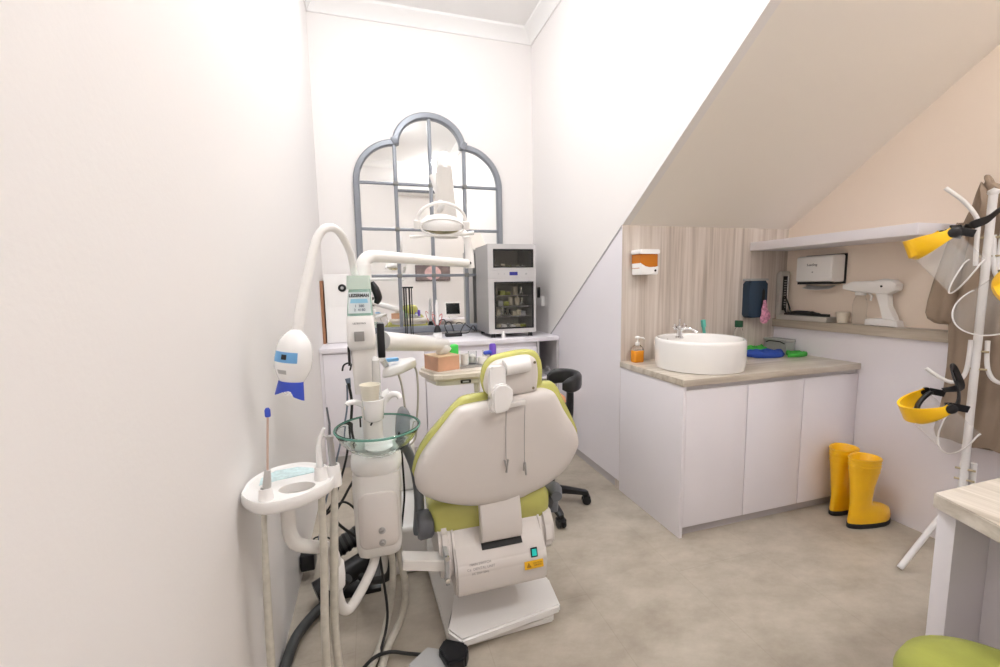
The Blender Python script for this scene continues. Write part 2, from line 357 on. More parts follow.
# wall soap dispenser
t = thing('wall_soap_dispenser', 'wall dispenser with amber soap window on the wood panel', 'soap dispenser', (1.64, 2.34, 1.46))
d0 = YW
M().prism(rrect(1.563, 1.700, 1.525, 1.553, .008), XZ(d0, -1), 0, .10, .003).build('lid', GLOSS, t)
M().prism(rrect(1.570, 1.694, 1.435, 1.528, .006), XZ(d0, -1), 0, .088, .006).build('soap_tank', AMBER, t)
pl = [(1.571, 1.40), (1.692, 1.40), (1.696, 1.452), (1.67, 1.447), (1.63, 1.441), (1.60, 1.447), (1.58, 1.462), (1.568, 1.474)]
M().prism(pl, XZ(d0, -1), 0, .098, .004).build('base', GLOSS, t)
M().cyl((1.67, d0-.098, 1.425), (1.67, d0-.101, 1.425), .007).build('sensor', BLACK, t)
# navy wipes dispenser on panel
t = thing('wall_bag_dispenser', 'dark navy wall dispenser with pink film hanging from its slot', 'dispenser', (2.52, 2.34, 1.2))
M().prism(rrect(2.455, 2.612, 1.10, 1.352, .02), XZ(YW, -1), 0, .055, .008).build('body', NAVY, t)
M().prism(rrect(2.453, 2.614, 1.352, 1.366, .004), XZ(YW, -1), 0, .058, .002).build('lid', LGREY, t)
M().prism([(2.562, 1.16), (2.585, 1.16), (2.588, 1.28), (2.576, 1.30), (2.566, 1.28)], XZ(YW-.055, -1), 0, .002).build('slot', BLACK, t)
m_ = M(); rings = []
for k, (zz, wd) in enumerate([(1.22, .010), (1.19, .017), (1.16, .024), (1.13, .034), (1.10, .040), (1.075, .030), (1.06, .016)]):
    cx = 2.57+.004*math.sin(k*2.1)+.008*(k > 2); rings.append([(cx+wd*(1+.25*math.sin(3*a+k))*math.cos(a), YW-.075+.35*wd*(1+.3*math.cos(4*a+k))*math.sin(a), zz) for a in [2*PI*q/14 for q in range(14)]])
m_.loft(rings); m_.build('film', PINK, t)
# microfibre cloths
def cloth(name, label, pts, z0, h, m, seed):
    rnd = random.Random(seed); m_ = M()
    cx = sum(p[0] for p in pts)/len(pts); cy = sum(p[1] for p in pts)/len(pts)
    P = cr([(p[0], p[1], 0) for p in pts+[pts[0]]], 5)[:-1]; rings = []
    for k, (s, hh) in enumerate([(.96, 0), (1, .3), (.98, .7), (.90, .95), (.7, 1.05), (.45, .9), (.2, 1.0), (.03, .95)]):
        rings.append([(cx+(p.x-cx)*s*(1+.03*rnd.uniform(-1, 1)), cy+(p.y-cy)*s, z0+h*hh*(1+(.22*math.sin(i*1.1+k)+.1*rnd.uniform(-1, 1) if k else 0))) for i, p in enumerate(P)])
    m_.loft(rings); o = m_.build(name, m, None, 70); rebase(o, (cx, cy, z0)); return tag(o, label, 'cloth')
cloth('folded_cloth', 'green microfibre cloth folded partly under the blue one', [(2.40, 2.30), (2.44, 2.20), (2.56, 2.22), (2.62, 2.30), (2.52, 2.325)], ZT, .042, TGREEN, 1)
cloth('folded_cloth', 'dark blue microfibre cloth folded beside the basin', [(2.33, 2.21), (2.36, 2.10), (2.50, 2.07), (2.60, 2.13), (2.56, 2.20), (2.44, 2.215)], ZT+.0005, .036, TBLUE, 2)
cloth('crumpled_cloth', 'bright green microfibre cloth lying right of the blue one', [(2.55, 2.06), (2.63, 2.04), (2.72, 2.06), (2.735, 2.12), (2.66, 2.16), (2.62, 2.12)], ZT, .024, TGREEN, 3)
# clear case in corner
t = thing('plastic_storage_case', 'pale translucent case lying against the wall under the ledge', 'case', (2.68, 2.25, ZT))
CASEM = mat('case_plastic', (.72, .72, .72), .2, trans=.4)
M().box(2.66, 2.745, 2.165, 2.335, ZT, .935, .012).build('body', CASEM, t)
M().box(2.655, 2.745, 2.162, 2.336, .935, .952, .006).build('lid', CASEM, t)
M().tube([(2.652, 2.17, .925), (2.648, 2.2, .937), (2.648, 2.28, .937), (2.652, 2.31, .925)], .004, 8).build('handle', BLACK, t)
M().cyl((2.655, 2.18, .915), (2.65, 2.18, .915), .012).build('latch', LGREY, t)
# floating shelf
sh = M().box(2.50, XU-.001, 1.40, YW-.001, 1.556, 1.612, .002).build('floating_shelf', LAM)
rebase(sh, (2.67, 1.9, 1.556)); tag(sh, 'long white floating shelf on the right wall above the dispenser', 'shelf')
ZL = 1.082
# blood pressure monitor, open on ledge
t = thing('mercury_blood_pressure_monitor', 'open grey metal blood pressure monitor with upright scale on the ledge', 'blood pressure monitor', (2.785, 2.2, ZL))
BPM = mat('bp_grey', (.55, .53, .50), .4, metal=.3)
M().box(2.735, 2.83, 1.965, 2.318, ZL, ZL+.032, .005).build('case_base', BPM, t)
M().prism([(2.30, ZL+.03), (2.335, ZL+.03), (2.335, 1.40), (2.315, 1.415), (2.30, 1.41)], lambda a, b_, c: (c, a, b_), 2.745, 2.825, .003).build('case_lid', BPM, t)
M().box(2.765, 2.80, 2.294, 2.301, ZL+.06, 1.38).build('scale_panel', BLACK, t)
m_ = M()
for k in range(12): m_.box(2.770+.0, 2.788, 2.292, 2.2945, 1.16+k*.017, 1.166+k*.017)
m_.build('scale_marks', LGREY, t)
M().cyl((2.797, 2.290, ZL+.05), (2.797, 2.290, 1.38), .0035, n=10).build('glass_tube', CHROME, t)
m_ = M()
for a in range(3):
    m_.tube(cr([(2.76+.02*a, 2.27, ZL+.035), (2.77, 2.19-.05*a, ZL+.055), (2.80-.01*a, 2.10, ZL+.05), (2.765, 2.03+.02*a, ZL+.042), (2.79, 1.985, ZL+.04)], 6), .009, 8)
m_.build('cuff_tubes', BLACKR, t)
M().obox((2.78, 2.13, ZL+.045), (.06, .14, .022), (.05, 0, .2), .008).build('cuff', BLACKR, t)
m_ = M(); m_.tube(cr([(2.775, 2.27, ZL+.04), (2.75, 2.28, ZL+.10), (2.765, 2.285, ZL+.16), (2.785, 2.27, ZL+.11), (2.79, 2.25, ZL+.045)], 6), .005, 8); m_.build('bulb_tube', BLACKR, t)
# paper towel dispenser
t = thing('paper_towel_dispenser', 'white wall paper towel dispenser with a folded towel sticking out', 'paper towel dispenser', (2.78, 2.03, 1.4))
fnYZ = lambda a, b_, c: (XU-c, a, b_)
m_ = M(); m_.puff(rrect(1.942, 2.19, 1.335, 1.505, .012), fnYZ, [(0.012, .0), (.075, .0), (.105, .010), (.11, .018)]); m_.build('cover', WHITE, t)
M().box(XU-.013, XU, 1.936, 2.192, 1.325, 1.512, .003).build('back_plate', BLACK, t)
M().prism(rrect(1.955, 2.175, 1.322, 1.338, .004), fnYZ, .012, .10).build('slot', BLACK, t)
m_ = M(); m_.loft([[(XU-.03-.055*s, y, 1.318-.022*math.sin(s*PI*.5)-.010*math.cos((y-2.06)*18)-dz) for s, dz in ((0, 0), (.5, 0), (1, 0), (1, .002), (.5, .002), (0, .002))] for y in [1.975+.015*k for k in range(13)]]); m_.build('towel', WETWHITE, t)
text('brand_mark', 'Leading', .022, face_mtx((XU-.1105, 2.075, 1.447), (0, -1, 0), (0, 0, 1)), INK, t)
M().cyl((XU-.109, 2.07, 1.40), (XU-.1115, 2.07, 1.40), .005, n=10).build('key_hole', LGREY, t)
# cup on ledge
t = M().lathe([(.022, 0), (.026, .002), (.034, .066), (.036, .068), (.033, .067), (.024, .006), (0, .005)], (2.785, 1.905, ZL)).build('paper_cup', mat('cup_beige', (.86, .79, .67), .5))
rebase(t, (2.785, 1.905, ZL)); tag(t, 'small cream cup on the ledge beside the spray gun', 'cup')
# disinfectant spray gun
t = thing('fogging_spray_gun', 'white disinfectant spray gun with clear tank standing on the ledge', 'spray gun', (2.785, 1.7, ZL))
PY = lambda a, b_, c: (2.79+c, a, b_)
gun = [(1.905, 1.292), (1.905, 1.318), (1.85, 1.337), (1.74, 1.340), (1.69, 1.350), (1.64, 1.342), (1.617, 1.318), (1.62, 1.285), (1.66, 1.262), (1.76, 1.268), (1.84, 1.275)]
M().puff(gun, PY, [(-.034, .016), (-.03, .006), (-.018, 0), (.018, 0), (.03, .006), (.034, .016)]).build('barrel', WHITE, t)
M().puff([(1.725, 1.27), (1.665, 1.275), (1.655, 1.20), (1.625, 1.135), (1.610, 1.09), (1.665, 1.083), (1.685, 1.13), (1.705, 1.20)], PY, [(-.022, .006), (-.016, 0), (.016, 0), (.022, .006)]).build('grip', WHITE, t)
M().puff([(1.765, 1.083), (1.765, 1.118), (1.74, 1.123), (1.64, 1.125), (1.608, 1.115), (1.600, 1.083)], PY, [(-.034, .008), (-.028, 0), (.028, 0), (.034, .008)]).build('battery_foot', WHITE, t)
M().lathe([(.030, 0), (.034, .006), (.034, .12), (.028, .15), (.022, .165), (.022, .185)], (2.79, 1.815, ZL+.001)).build('tank', CLEAR, t)
M().cyl((2.79, 1.815, 1.255), (2.79, 1.815, 1.285), .027).build('tank_collar', WHITE, t)
M().tube(cr([(2.79, 1.775, 1.27), (2.79, 1.755, 1.25), (2.79, 1.76, 1.225)], 4), .006, 8).build('trigger', WHITE, t)
M().cyl((2.757, 1.69, 1.308), (2.754, 1.69, 1.308), .006, n=12).build('button', BLACK, t)
# boots
def boot(x, y, rot, label):
    t = thing('rubber_boot', label, 'boot', (x, y, 0), 'yellow rubber boots by the sink cabinet')
    R_ = Matrix.Translation((x, y, 0)) @ Matrix.Rotation(rot, 4, 'Z')
    def foot(z, a0, a1, w_, n=28):                  # a0 heel, a1 toe along +x, w half-width
        out = []
        for k in range(n):
            th = 2*PI*k/n; c_, s_ = math.cos(th), math.sin(th)
            px = (a0+a1)/2+(a1-a0)/2*c_; wd = w_*(.82+.18*math.cos(th)+.10*math.sin(th)**2)
            if c_ < .3 and c_ > -.5: wd *= .92
            out.append(R_ @ Vector((px, wd*s_, z)))
        return out
    m_ = M(); m_.loft([foot(0, -.080, .200, .050), foot(.006, -.086, .208, .055), foot(.026, -.086, .208, .055), foot(.028, -.084, .205, .053)]); m_.build('sole', SOLE, t)
    m_ = M(); rings = [foot(.027, -.082, .202, .052), foot(.045, -.083, .203, .053), foot(.07, -.080, .202, .052), foot(.092, -.077, .190, .050), foot(.108, -.075, .155, .047), foot(.120, -.074, .11, .046), foot(.135, -.068, .055, .045), foot(.17, -.070, .050, .048), foot(.24, -.075, .056, .054), foot(.30, -.083, .069, .063), foot(.345, -.088, .077, .069)]
    for z, dr in ((.350, .0), (.353, .002), (.357, 0), (.366, .0), (.369, .0022), (.373, 0), (.382, 0), (.386, .003), (.394, .003)): rings.append(foot(z, -.089-dr, .078+dr, .0695+dr))
    rings += [foot(.395, -.087, .077, .068), foot(.392, -.083, .073, .064), foot(.30, -.075, .06, .055), foot(.15, -.06, .045, .04), foot(.06, -.06, .1, .035)]
    m_.loft(rings); m_.build('boot_upper', YBOOT, t, 60)
    for z, a, b_, c_ in ((.046, -.086, .206, .0555), (.320, -.0875, .0745, .068)):
        m_ = M(); m_.loft([foot(z, a, b_, c_), foot(z+.006, a, b_, c_)], caps=False); m_.build('welt', YBOOT, t, 60)
boot(2.515, 1.555, -.05, 'yellow rubber boot standing nearer the camera, toe pointing right')
boot(2.555, 1.69, .12, 'yellow rubber boot standing behind, against the cabinet door')
# ------------------------------------------------------------------ back counter
YK = 3.267; ZK = .92
wtb = M().box(XL+.002, XR-.004, YK-.01, YB-.001, .885, ZK, .002).build('back_worktop', LAM)
rebase(wtb, (.55, 3.55, .885)); tag(wtb, 'long white worktop along the back wall under the mirror', 'worktop')
c = thing('base_cabinet', 'white base cabinet left of the back wall, behind the dental unit', 'cabinet', (0, 3.55, 0))
m_ = M(); m_.box(XL+.002, XL+.022, YK, YB-.001, 0, .884); m_.box(XL+.022, .374, YK+.02, YB-.001, .10, .884); m_.build('body', LAM, c)
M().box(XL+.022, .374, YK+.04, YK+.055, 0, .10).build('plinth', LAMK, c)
for a, b_ in ((XL+.024, .0), (.004, .371)): M().box(a, b_, YK, YK+.018, .14, .875, .0015).build('door', LAM, c)
c = thing('base_cabinet', 'white base cabinet in the middle of the back wall, behind the chair', 'cabinet', (.85, 3.55, 0))
M().box(.376, 1.30, YK+.02, YB-.001, .10, .884).build('body', LAM, c)
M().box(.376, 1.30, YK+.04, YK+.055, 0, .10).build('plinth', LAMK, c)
for a, b_ in ((.379, .836), (.840, 1.297)): M().box(a, b_, YK, YK+.018, .14, .84, .0015).build('door', LAM, c)
c = thing('open_shelf_cabinet', 'narrow open shelf cabinet at the right end of the back counter', 'shelf cabinet', (1.4, 3.55, 0))
m_ = M(); m_.box(1.302, 1.32, YK, YB-.001, 0, .884); m_.box(1.478, XR-.004, YK, YB-.001, 0, .884); m_.box(1.32, 1.478, YB-.02, YB-.001, 0, .884); m_.box(1.32, 1.478, YK+.0, YB-.02, .06, .08)
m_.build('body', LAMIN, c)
for z in (.56, .30): M().box(1.32, 1.478, YK+.004, YB-.02, z, z+.02).build('shelf', LAM, c)
for k, (x, h, r) in enumerate(((1.36, .09, .022), (1.43, .07, .025))):
    t = M().lathe([(r*.8, 0), (r, .005), (r, h*.7), (r*.5, h*.85), (r*.5, h)], (x, YK+.09, .581)).build('small_glass_bottle', CLEAR)
    rebase(t, (x, YK+.09, .581)); tag(t, ['taller small clear bottle on the open shelf', 'shorter small clear bottle on the open shelf'][k], 'bottle', 'bottles on the open shelf')
# mirror
mx0 = .546
mr = thing('arched_wall_mirror', 'large grey-framed arched mirror with window bars on the back wall', 'mirror', (mx0, 3.84, .95))
YM = 3.838
def arc(cx, cz, r, a0, a1, n=18): return [(cx+r*math.cos(math.radians(a0+(a1-a0)*k/n)), cz+r*math.sin(math.radians(a0+(a1-a0)*k/n))) for k in range(n+1)]
RO = .617; zc = 2.225; rc = .287
ctop = arc(mx0, 2.525, rc-.015, 0, 180, 24)
# outline centre-line of the frame
side_r = [(mx0+RO, .99), (mx0+RO, zc)]+[(mx0+RO-.335+.335*math.cos(t_), zc+.335*math.sin(t_)) for t_ in [math.radians(6*k) for k in range(1, 15)]]+[(mx0+.285, 2.562)]
side_l = [(2*mx0-a, b_) for a, b_ in side_r][::-1]
mid = [(mx0+.287*math.cos(t_), 2.545+.252*math.sin(t_)) for t_ in [math.radians(6*k) for k in range(0, 31)]]
outl = side_r+mid+side_l
M().loft([[(a, YM-.004, b_) for a, b_ in outl], [(a, YM, b_) for a, b_ in outl]]).build('glass', MIRROR, mr, 20)
def bar(pts, w_=.026, d_=.03, m=None):              # flat-fronted rounded bar swept in the wall plane
    m_ = m or M(); P = [Vector((a, 0, b_)) for a, b_ in pts]; rings = []
    for i, p in enumerate(P):
        t_ = (P[min(i+1, len(P)-1)]-P[max(i-1, 0)]).normalized(); nn = Vector((-t_.z, 0, t_.x))
        rings.append([p+nn*(w_*a)+Vector((0, YM-d_*b_, 0)) for a, b_ in ((-1, 0), (-1, .6), (-.6, 1), (.6, 1), (1, .6), (1, 0))])
    m_.loft(rings); return m_
bar([(mx0+RO, .95)]+side_r[1:]).build('frame_side', FRAME, mr, 30); bar(side_l[:-1]+[(mx0-RO, .95)]).build('frame_side', FRAME, mr, 30)
bar(mid, .029, .036).build('frame_arch', FRAME, mr, 30)
bar([(mx0-RO, .975), (mx0+RO, .975)], .03, .032).build('frame_bottom', FRAME, mr, 30)
for dx, zt in ((-.298, 2.56), (0, 2.785), (.298, 2.56)): bar([(mx0+dx, .98), (mx0+dx, zt)], .0155, .026).build('mullion', FRAME, mr, 30)
for z in (2.225, 1.845, 1.45): bar([(mx0-RO, z), (mx0+RO, z)], .0125, .020).build('crossbar', FRAME, mr, 30)
ROS = mat('rosette_metal', (.22, .22, .21), .4, metal=.4)
for dx in (-.298, 0, .298):
    for z in (2.225, 1.845, 1.45): M().lathe([(.024, 0), (.024, .02), (.015, .034), (0, .036)], (mx0+dx, YM, z), (0, -1, 0), n=12).build('rosette', ROS, mr, 30)
for sx in (-1, 1):
    m_ = M(); m_.obox((mx0+sx*.292, YM-.022, 2.572), (.050, .046, .062), (0, sx*.55, 0), .010)
    for k in (-1, 0, 1): m_.obox((mx0+sx*(.292+k*.013), YM-.024, 2.572-k*.008), (.006, .050, .068), (0, sx*.55, 0), .002)
    m_.build('frame_binding', FRAME, mr, 30)
# sterilizer cabinet
SX0, SX1, SY, SZ0, SZ1 = .915, 1.325, 3.35, .955, 1.685
st = thing('sterilizer_cabinet', 'grey two-door sterilizer cabinet with dark glass doors on the back worktop', 'sterilizer', (1.12, 3.55, ZK))
m_ = M(); T_ = .02
m_.box(SX0, SX0+T_, SY+.02, SY+.42, SZ0, SZ1); m_.box(SX1-T_, SX1, SY+.02, SY+.42, SZ0, SZ1); m_.box(SX0+T_, SX1-T_, SY+.40, SY+.42, SZ0, SZ1)
m_.box(SX0+T_, SX1-T_, SY+.02, SY+.40, SZ0, SZ0+T_); m_.box(SX0+T_, SX1-T_, SY+.02, SY+.40, SZ1-T_, SZ1); m_.box(SX0+T_, SX1-T_, SY+.02, SY+.40, 1.405, 1.475)
m_.build('body', STEEL, st)
FR = mat('sterilizer_front', (.58, .56, .56), .35)
def frame_rect(a0, a1, b0, b1, wl, wr, wb, wt_, y, th): 
    m_ = M(); m_.box(a0, a0+wl, y, y+th, b0, b1); m_.box(a1-wr, a1, y, y+th, b0, b1); m_.box(a0+wl, a1-wr, y, y+th, b0, b0+wb); m_.box(a0+wl, a1-wr, y, y+th, b1-wt_, b1); return m_
frame_rect(SX0, SX1, 1.475, SZ1, .045, .022, .022, .042, SY, .02).build('upper_door', FR, st)
frame_rect(SX0, SX1, SZ0, 1.408, .05, .022, .04, .03, SY, .02).build('lower_door', FR, st)
M().box(SX0, SX1, SY-.002, SY+.02, 1.410, 1.473).build('control_panel', FR, st)
o1 = M().box(SX0+.045, SX1-.022, SY+.004, SY+.010, 1.497, 1.643).build('upper_glass', SMOKE, st)
o2 = M().box(SX0+.05, SX1-.022, SY+.004, SY+.010, .995, 1.378).build('lower_glass', SMOKE, st)
frame_rect(SX0+.043, SX1-.020, 1.495, 1.645, .012, .012, .012, .012, SY-.002, .008).build('upper_gasket', BLACK, st)
frame_rect(SX0+.048, SX1-.020, .993, 1.380, .013, .013, .013, .013, SY-.002, .008).build('lower_gasket', BLACK, st)
M().box(1.095, 1.165, SY-.0035, SY-.001, 1.432, 1.460).build('display', mat('display_blue', (.03, .03, .22), .3, emit=.2), st)
for x in (1.0, 1.05, 1.24): M().cyl((x, SY-.002, 1.444), (x, SY-.008, 1.444), .008 if x > 1.2 else .004, n=12).build('button', LGREY, st)
M().box(SX0+T_, SX1-T_, SY+.395, SY+.399, 1.0, SZ1-T_).build('interior_back', CAVITY, st)
for x in (SX0+.03, SX1-.05):
    for y in (SY+.03, SY+.37): M().box(x, x+.03, y, y+.03, ZK, SZ0).build('foot', BLACK, st)
for z in (1.09, 1.175, 1.265):
    m_ = M()
    for k in range(12): m_.cyl((SX0+.03+.032*k, SY+.03, z), (SX0+.03+.032*k, SY+.38, z), .0025, n=6)
    m_.cyl((SX0+T_, SY+.05, z), (SX1-T_, SY+.05, z), .003, n=6); m_.build('rack', CHROME, st)
rn = random.Random(4)
for lv, (z, nn) in enumerate(((.977, 7), (1.094, 8), (1.179, 6), (1.269, 5), (1.476, 7))):
    for k in range(nn):
        x = SX0+.055+(SX1-SX0-.11)*(k+.5)/nn; y = SY+.10+rn.uniform(0, .05); kk = rn.randrange(3)
        h = rn.uniform(.045, .074)
        if kk == 0: t = M().lathe([(.014, 0), (.02, .004), (.02, h), (.017, h), (.015, .006), (0, .005)], (x, y, z), n=16); mm = BEIGEW; nm = 'sterilized_cup'; ct = 'cup'
        elif kk == 1: t = M().box(x-.022, x+.022, y-.02, y+.05, z, z+h*.6, .004); mm = [WHITE, BEIGEW, GREENF, LGREY][rn.randrange(4)]; nm = 'instrument_box'; ct = 'box'
        else: t = M().tube([(x-.014, y, z+.004), (x-.004, y, z+h*.6), (x+.004, y, z+h)], [.003, .005, .009], 8).tube([(x+.014, y, z+.004), (x+.0, y, z+h*.6), (x-.004, y, z+h)], [.003, .005, .009], 8); mm = [CHROME, BLACK][rn.randrange(2)]; nm = 'dental_forceps'; ct = 'forceps'
        o = t.build(nm, mm); rebase(o, (x, y, z))
        tag(o, f"{'small beige cup' if kk == 0 else 'small instrument box' if kk == 1 else 'pair of dental forceps'} {['on the cabinet floor', 'on the lowest rack', 'on the middle rack', 'on the top rack', 'in the upper compartment'][lv]} of the sterilizer", ct, ['cups', 'boxes', 'forceps'][kk]+' '+['on the floor', 'on the lowest rack', 'on the middle rack', 'on the top rack', 'in the upper compartment'][lv]+' of the sterilizer')
# wall socket + adapter on right wall beside sterilizer
t = thing('wall_socket', 'white wall socket with black plug on the right wall beside the sterilizer', 'socket', (XR, 3.63, 1.22))
M().box(XR-.035, XR-.001, 3.57, 3.68, 1.16, 1.25, .005).build('plate', WHITE, t)
M().box(XR-.05, XR-.03, 3.60, 3.64, 1.235, 1.33, .006).build('plug', BLACK, t)
# air purifier
t = thing('air_purifier', 'tall white box-shaped appliance with a round black button on the back worktop', 'appliance', (-.255, 3.68, ZK))
M().box(-.345, -.155, 3.56, 3.80, ZK+.002, 1.46, .008).build('body', WHITE, t)
M().box(-.343, -.157, 3.557, 3.562, ZK+.01, 1.20, .002).build('front_panel', WHITE, t)
M().lathe([(.030, 0), (.030, .006), (.024, .010), (0, .010)], (-.212, 3.56, 1.353), (0, -1, 0)).build('button', BLACK, t)
M().lathe([(.012, 0), (.012, .002), (0, .002)], (-.212, 3.55, 1.353), (0, -1, 0)).build('button_mark', LGREY, t)
t = M().box(XL+.002, XL+.022, 3.56, 3.80, ZK, 1.41).build('shade_strip', BROWN_SHADE); rebase(t, (-.37, 3.68, ZK)); tag(t, 'thin brown board standing in for the shade between the white appliance and the left wall', 'sliver')  # brown slab modelled in place of the shadow beside the appliance
# rods rack
t = thing('instrument_stand', 'tall stand of thin black rods in front of the mirror', 'stand', (.285, 3.68, ZK))
m_ = M(); m_.lathe([(.07, 0), (.07, .008), (.06, .014), (0, .014)], (.30, 3.68, ZK), n=28); m_.build('base', BLACK, t)
m_ = M()
for a, b_ in ((.268, 3.66), (.284, 3.70), (.312, 3.66), (.332, 3.70)): m_.cyl((a, b_, ZK+.01), (a, b_, 1.345), .0045, n=10)
m_.build('rods', BLACK, t)
M().obox((.300, 3.68, 1.348), (.085, .06, .014), (0, 0, 0), .004).build('top_plate', BLACK, t)
# curing light
t = thing('curing_light', 'white curing light with red wires standing upright on the back worktop', 'curing light', (.53, 3.62, ZK))
M().lathe([(.04, 0), (.045, .01), (.04, .035), (.024, .045)], (.53, 3.62, ZK), n=24).build('base', WHITE, t)
M().lathe([(.034, 0), (.030, .02), (.014, .06), (.010, .062)], (.53, 3.62, ZK+.045), n=20).build('cradle', BLACK, t)
M().lathe([(.010, 0), (.014, .02), (.016, .10), (.014, .17), (.009, .20), (.006, .22)], (.53, 3.62, ZK+.10), n=16).build('handpiece', WHITE, t)
m_ = M()
for sx in (-1, 1): m_.tube(cr([(.53+sx*.012, 3.615, ZK+.10), (.53+sx*.035, 3.61, ZK+.15), (.53+sx*.040, 3.61, ZK+.20), (.53+sx*.018, 3.61, ZK+.18)], 5), .003, 6)
m_.build('wires', REDW, t)
# power strip & cables
t = thing('power_strip', 'small black cable box on the back worktop beside the curing light', 'power strip', (.66, 3.66, ZK))
M().box(.60, .74, 3.60, 3.68, ZK, ZK+.032, .006).build('body', BLACK, t)
m_ = M(); m_.tube(cr([(.62, 3.64, ZK+.03), (.60, 3.66, ZK+.10), (.65, 3.68, ZK+.12), (.68, 3.66, ZK+.04)], 6), .005, 8)
m_.tube(cr([(.73, 3.66, ZK+.02), (.80, 3.62, ZK+.03), (.86, 3.70, ZK+.08), (.91, 3.78, ZK+.02)], 6), .004, 8); m_.tube(cr([(.73, 3.65, ZK+.02), (.78, 3.70, ZK+.09), (.84, 3.76, ZK+.06), (.90, 3.79, ZK+.02)], 6), .004, 8)
m_.build('cable', BLACKR, t)
# small white jar at counter edge
t = M().lathe([(.014, 0), (.016, .004), (.016, .03), (.009, .04), (.007, .06), (.0, .062)], (1.02, 3.30, ZK)).build('small_dropper_bottle', WHITE); rebase(t, (1.02, 3.30, ZK)); tag(t, 'tiny white dropper bottle at the front edge of the back worktop', 'bottle')
# waste bin
t = thing('waste_bin', 'dark grey bin with peach paper in it, behind the stool post', 'bin', (1.42, 3.10, 0))
M().lathe([(.055, 0), (.06, .01), (.068, .40), (.072, .41), (.066, .41), (.056, .02), (0, .015)], (1.42, 3.10, 0), n=28).build('bucket', mat('bin_grey', (.10, .10, .105), .5), t)
M().lathe([(.0, .34), (.05, .36), (.062, .40), (.05, .445), (.02, .47), (0, .475)], (1.42, 3.10, 0), n=14).build('paper', PEACH, t)
# ------------------------------------------------------------------ dental chair
dc = thing('dental_chair', 'white and lime green dental chair seen from behind, centre of the room', 'dental chair', (.43, 1.7, 0))
M().prism([(.16, 2.75), (.215, 1.47), (.30, 1.44), (.64, 1.45), (.69, 1.60), (.62, 1.80), (.60, 2.75), (.56, 2.85), (.22, 2.85)], lambda a, b_, c: (a, b_, c), 0, .03, .006).build('base_plate', WHITE2, dc)
M().prism([(.268, 1.60), (.212, 1.47), (.255, 1.405), (.672, 1.455), (.69, 1.62), (.64, 1.72), (.29, 1.72)], lambda a, b_, c: (a, b_, c), .028, .066, .008).build('base_cover', WHITE, dc)
M().prism([(1.62, .03), (2.25, .03), (2.15, .32), (1.75, .32)], lambda a, b_, c: (c, a, b_), .30, .58, .03).build('lift_column', WHITE2, dc)
# motor housing under the seat
hp = [(1.56, .225), (1.455, .200), (1.425, .222), (1.42, .30), (1.43, .335), (1.475, .385), (1.51, .42), (1.53, .452), (1.95, .452), (1.95, .265)]
m_ = M(); m_.prism(hp, lambda a, b_, c: (c, a, b_), .245, .603, .008, 3); m_.build('motor_housing', SHELLM, dc)
for x0, x1 in ((.195, .243), (.605, .660)):
    M().prism([(1.50, .27), (1.445, .275), (1.435, .32), (1.47, .40), (1.50, .445), (2.0, .445), (2.0, .30)] if x0 < .3 else [(1.60, .29), (1.50, .29), (1.47, .33), (1.48, .40), (1.52, .45), (2.0, .45), (2.0, .32)], lambda a, b_, c: (c, a, b_), x0, x1, .014, 3).build('side_cover', SHELLM, dc)
# slot, labels on housing: sloping face runs from (1.43,.335) to (1.475,.385)
d_ = Vector((0, 1.51-1.43, .42-.335)).normalized()
def onface(x, s): return Vector((x, 1.43-.001, .335))+d_*s+Vector((0, -d_.z, d_.y))*.001
hm = lambda x, s: face_mtx(onface(x, s), (1, 0, 0), d_)
t_ = M(); t_.box(-.080, .080, -.012, .012, 0, .003); t_.bm.transform(hm(.432, .052)); t_.build('slot_frame', DARK, dc)
fm = lambda x, z: face_mtx((x, 1.4195+(.0 if z < .30 else (z-.30)*.30), z), (1, 0, 0), (0, .28, 1))
text('label_text', 'MAIN SWITCH', .0125, fm(.338, .334), INKG, dc)
text('label_text', 'Ce  DENTAL UNIT', .013, fm(.340, .318), INKG, dc)
text('label_text', 'AC 220V 50Hz', .0105, fm(.336, .303), INKG, dc)
t_ = M(); t_.box(-.013, .013, -.017, .017, 0, .003); t_.bm.transform(fm(.549, .334)); sw = t_.build('power_switch', BLACK, dc)
t_ = M(); t_.box(-.009, .009, -.012, .012, .003, .006); t_.bm.transform(fm(.549, .334)); t_.build('switch_rocker', TEALSW, sw)
t_ = M(); t_.box(-.038, .038, -.0145, .0145, 0, .0012); t_.bm.transform(fm(.545, .292)); stk = t_.build('warning_sticker', STICK, dc)
t_ = M(); v = t_.loft([[(a, b_, 0.0013) for a, b_ in ((-.031, -.009), (-.011, -.009), (-.021, .010))], [(a, b_, .002) for a, b_ in ((-.031, -.009), (-.011, -.009), (-.021, .010))]]); t_.bm.transform(fm(.545, .292)); t_.build('warning_triangle', mat('sticker_ink', (.35, .18, .01), .5), stk)
text('sticker_text', 'CAUTION\nSERVICE', .0085, fm(.5595, .292) @ Matrix.Translation((0, 0, .0015)), mat('sticker_ink', (.35, .18, .01), .5), stk)
# seat
seat = [(.160, .0), (.168, -.0)]
sp = rrect(.168, .665, .408, .535, .045, 6)
M().puff(sp, XZ(1.515), [(0, .035), (.012, .015), (.035, .002), (.06, 0), (.25, .01), (.45, .05), (.60, .075), (.66, .09), (.68, .12)]).build('seat_cushion', GREEN, dc, 60)
M().box(.24, .60, 1.58, 2.16, .40, .425, .01).build('seat_pan', WHITE2, dc)
M().prism([(2.19, .50), (2.19, .40), (2.62, .17), (2.68, .22)], lambda a, b_, c: (c, a, b_), .29, .58, .03).build('leg_rest', GREEN, dc, 50)
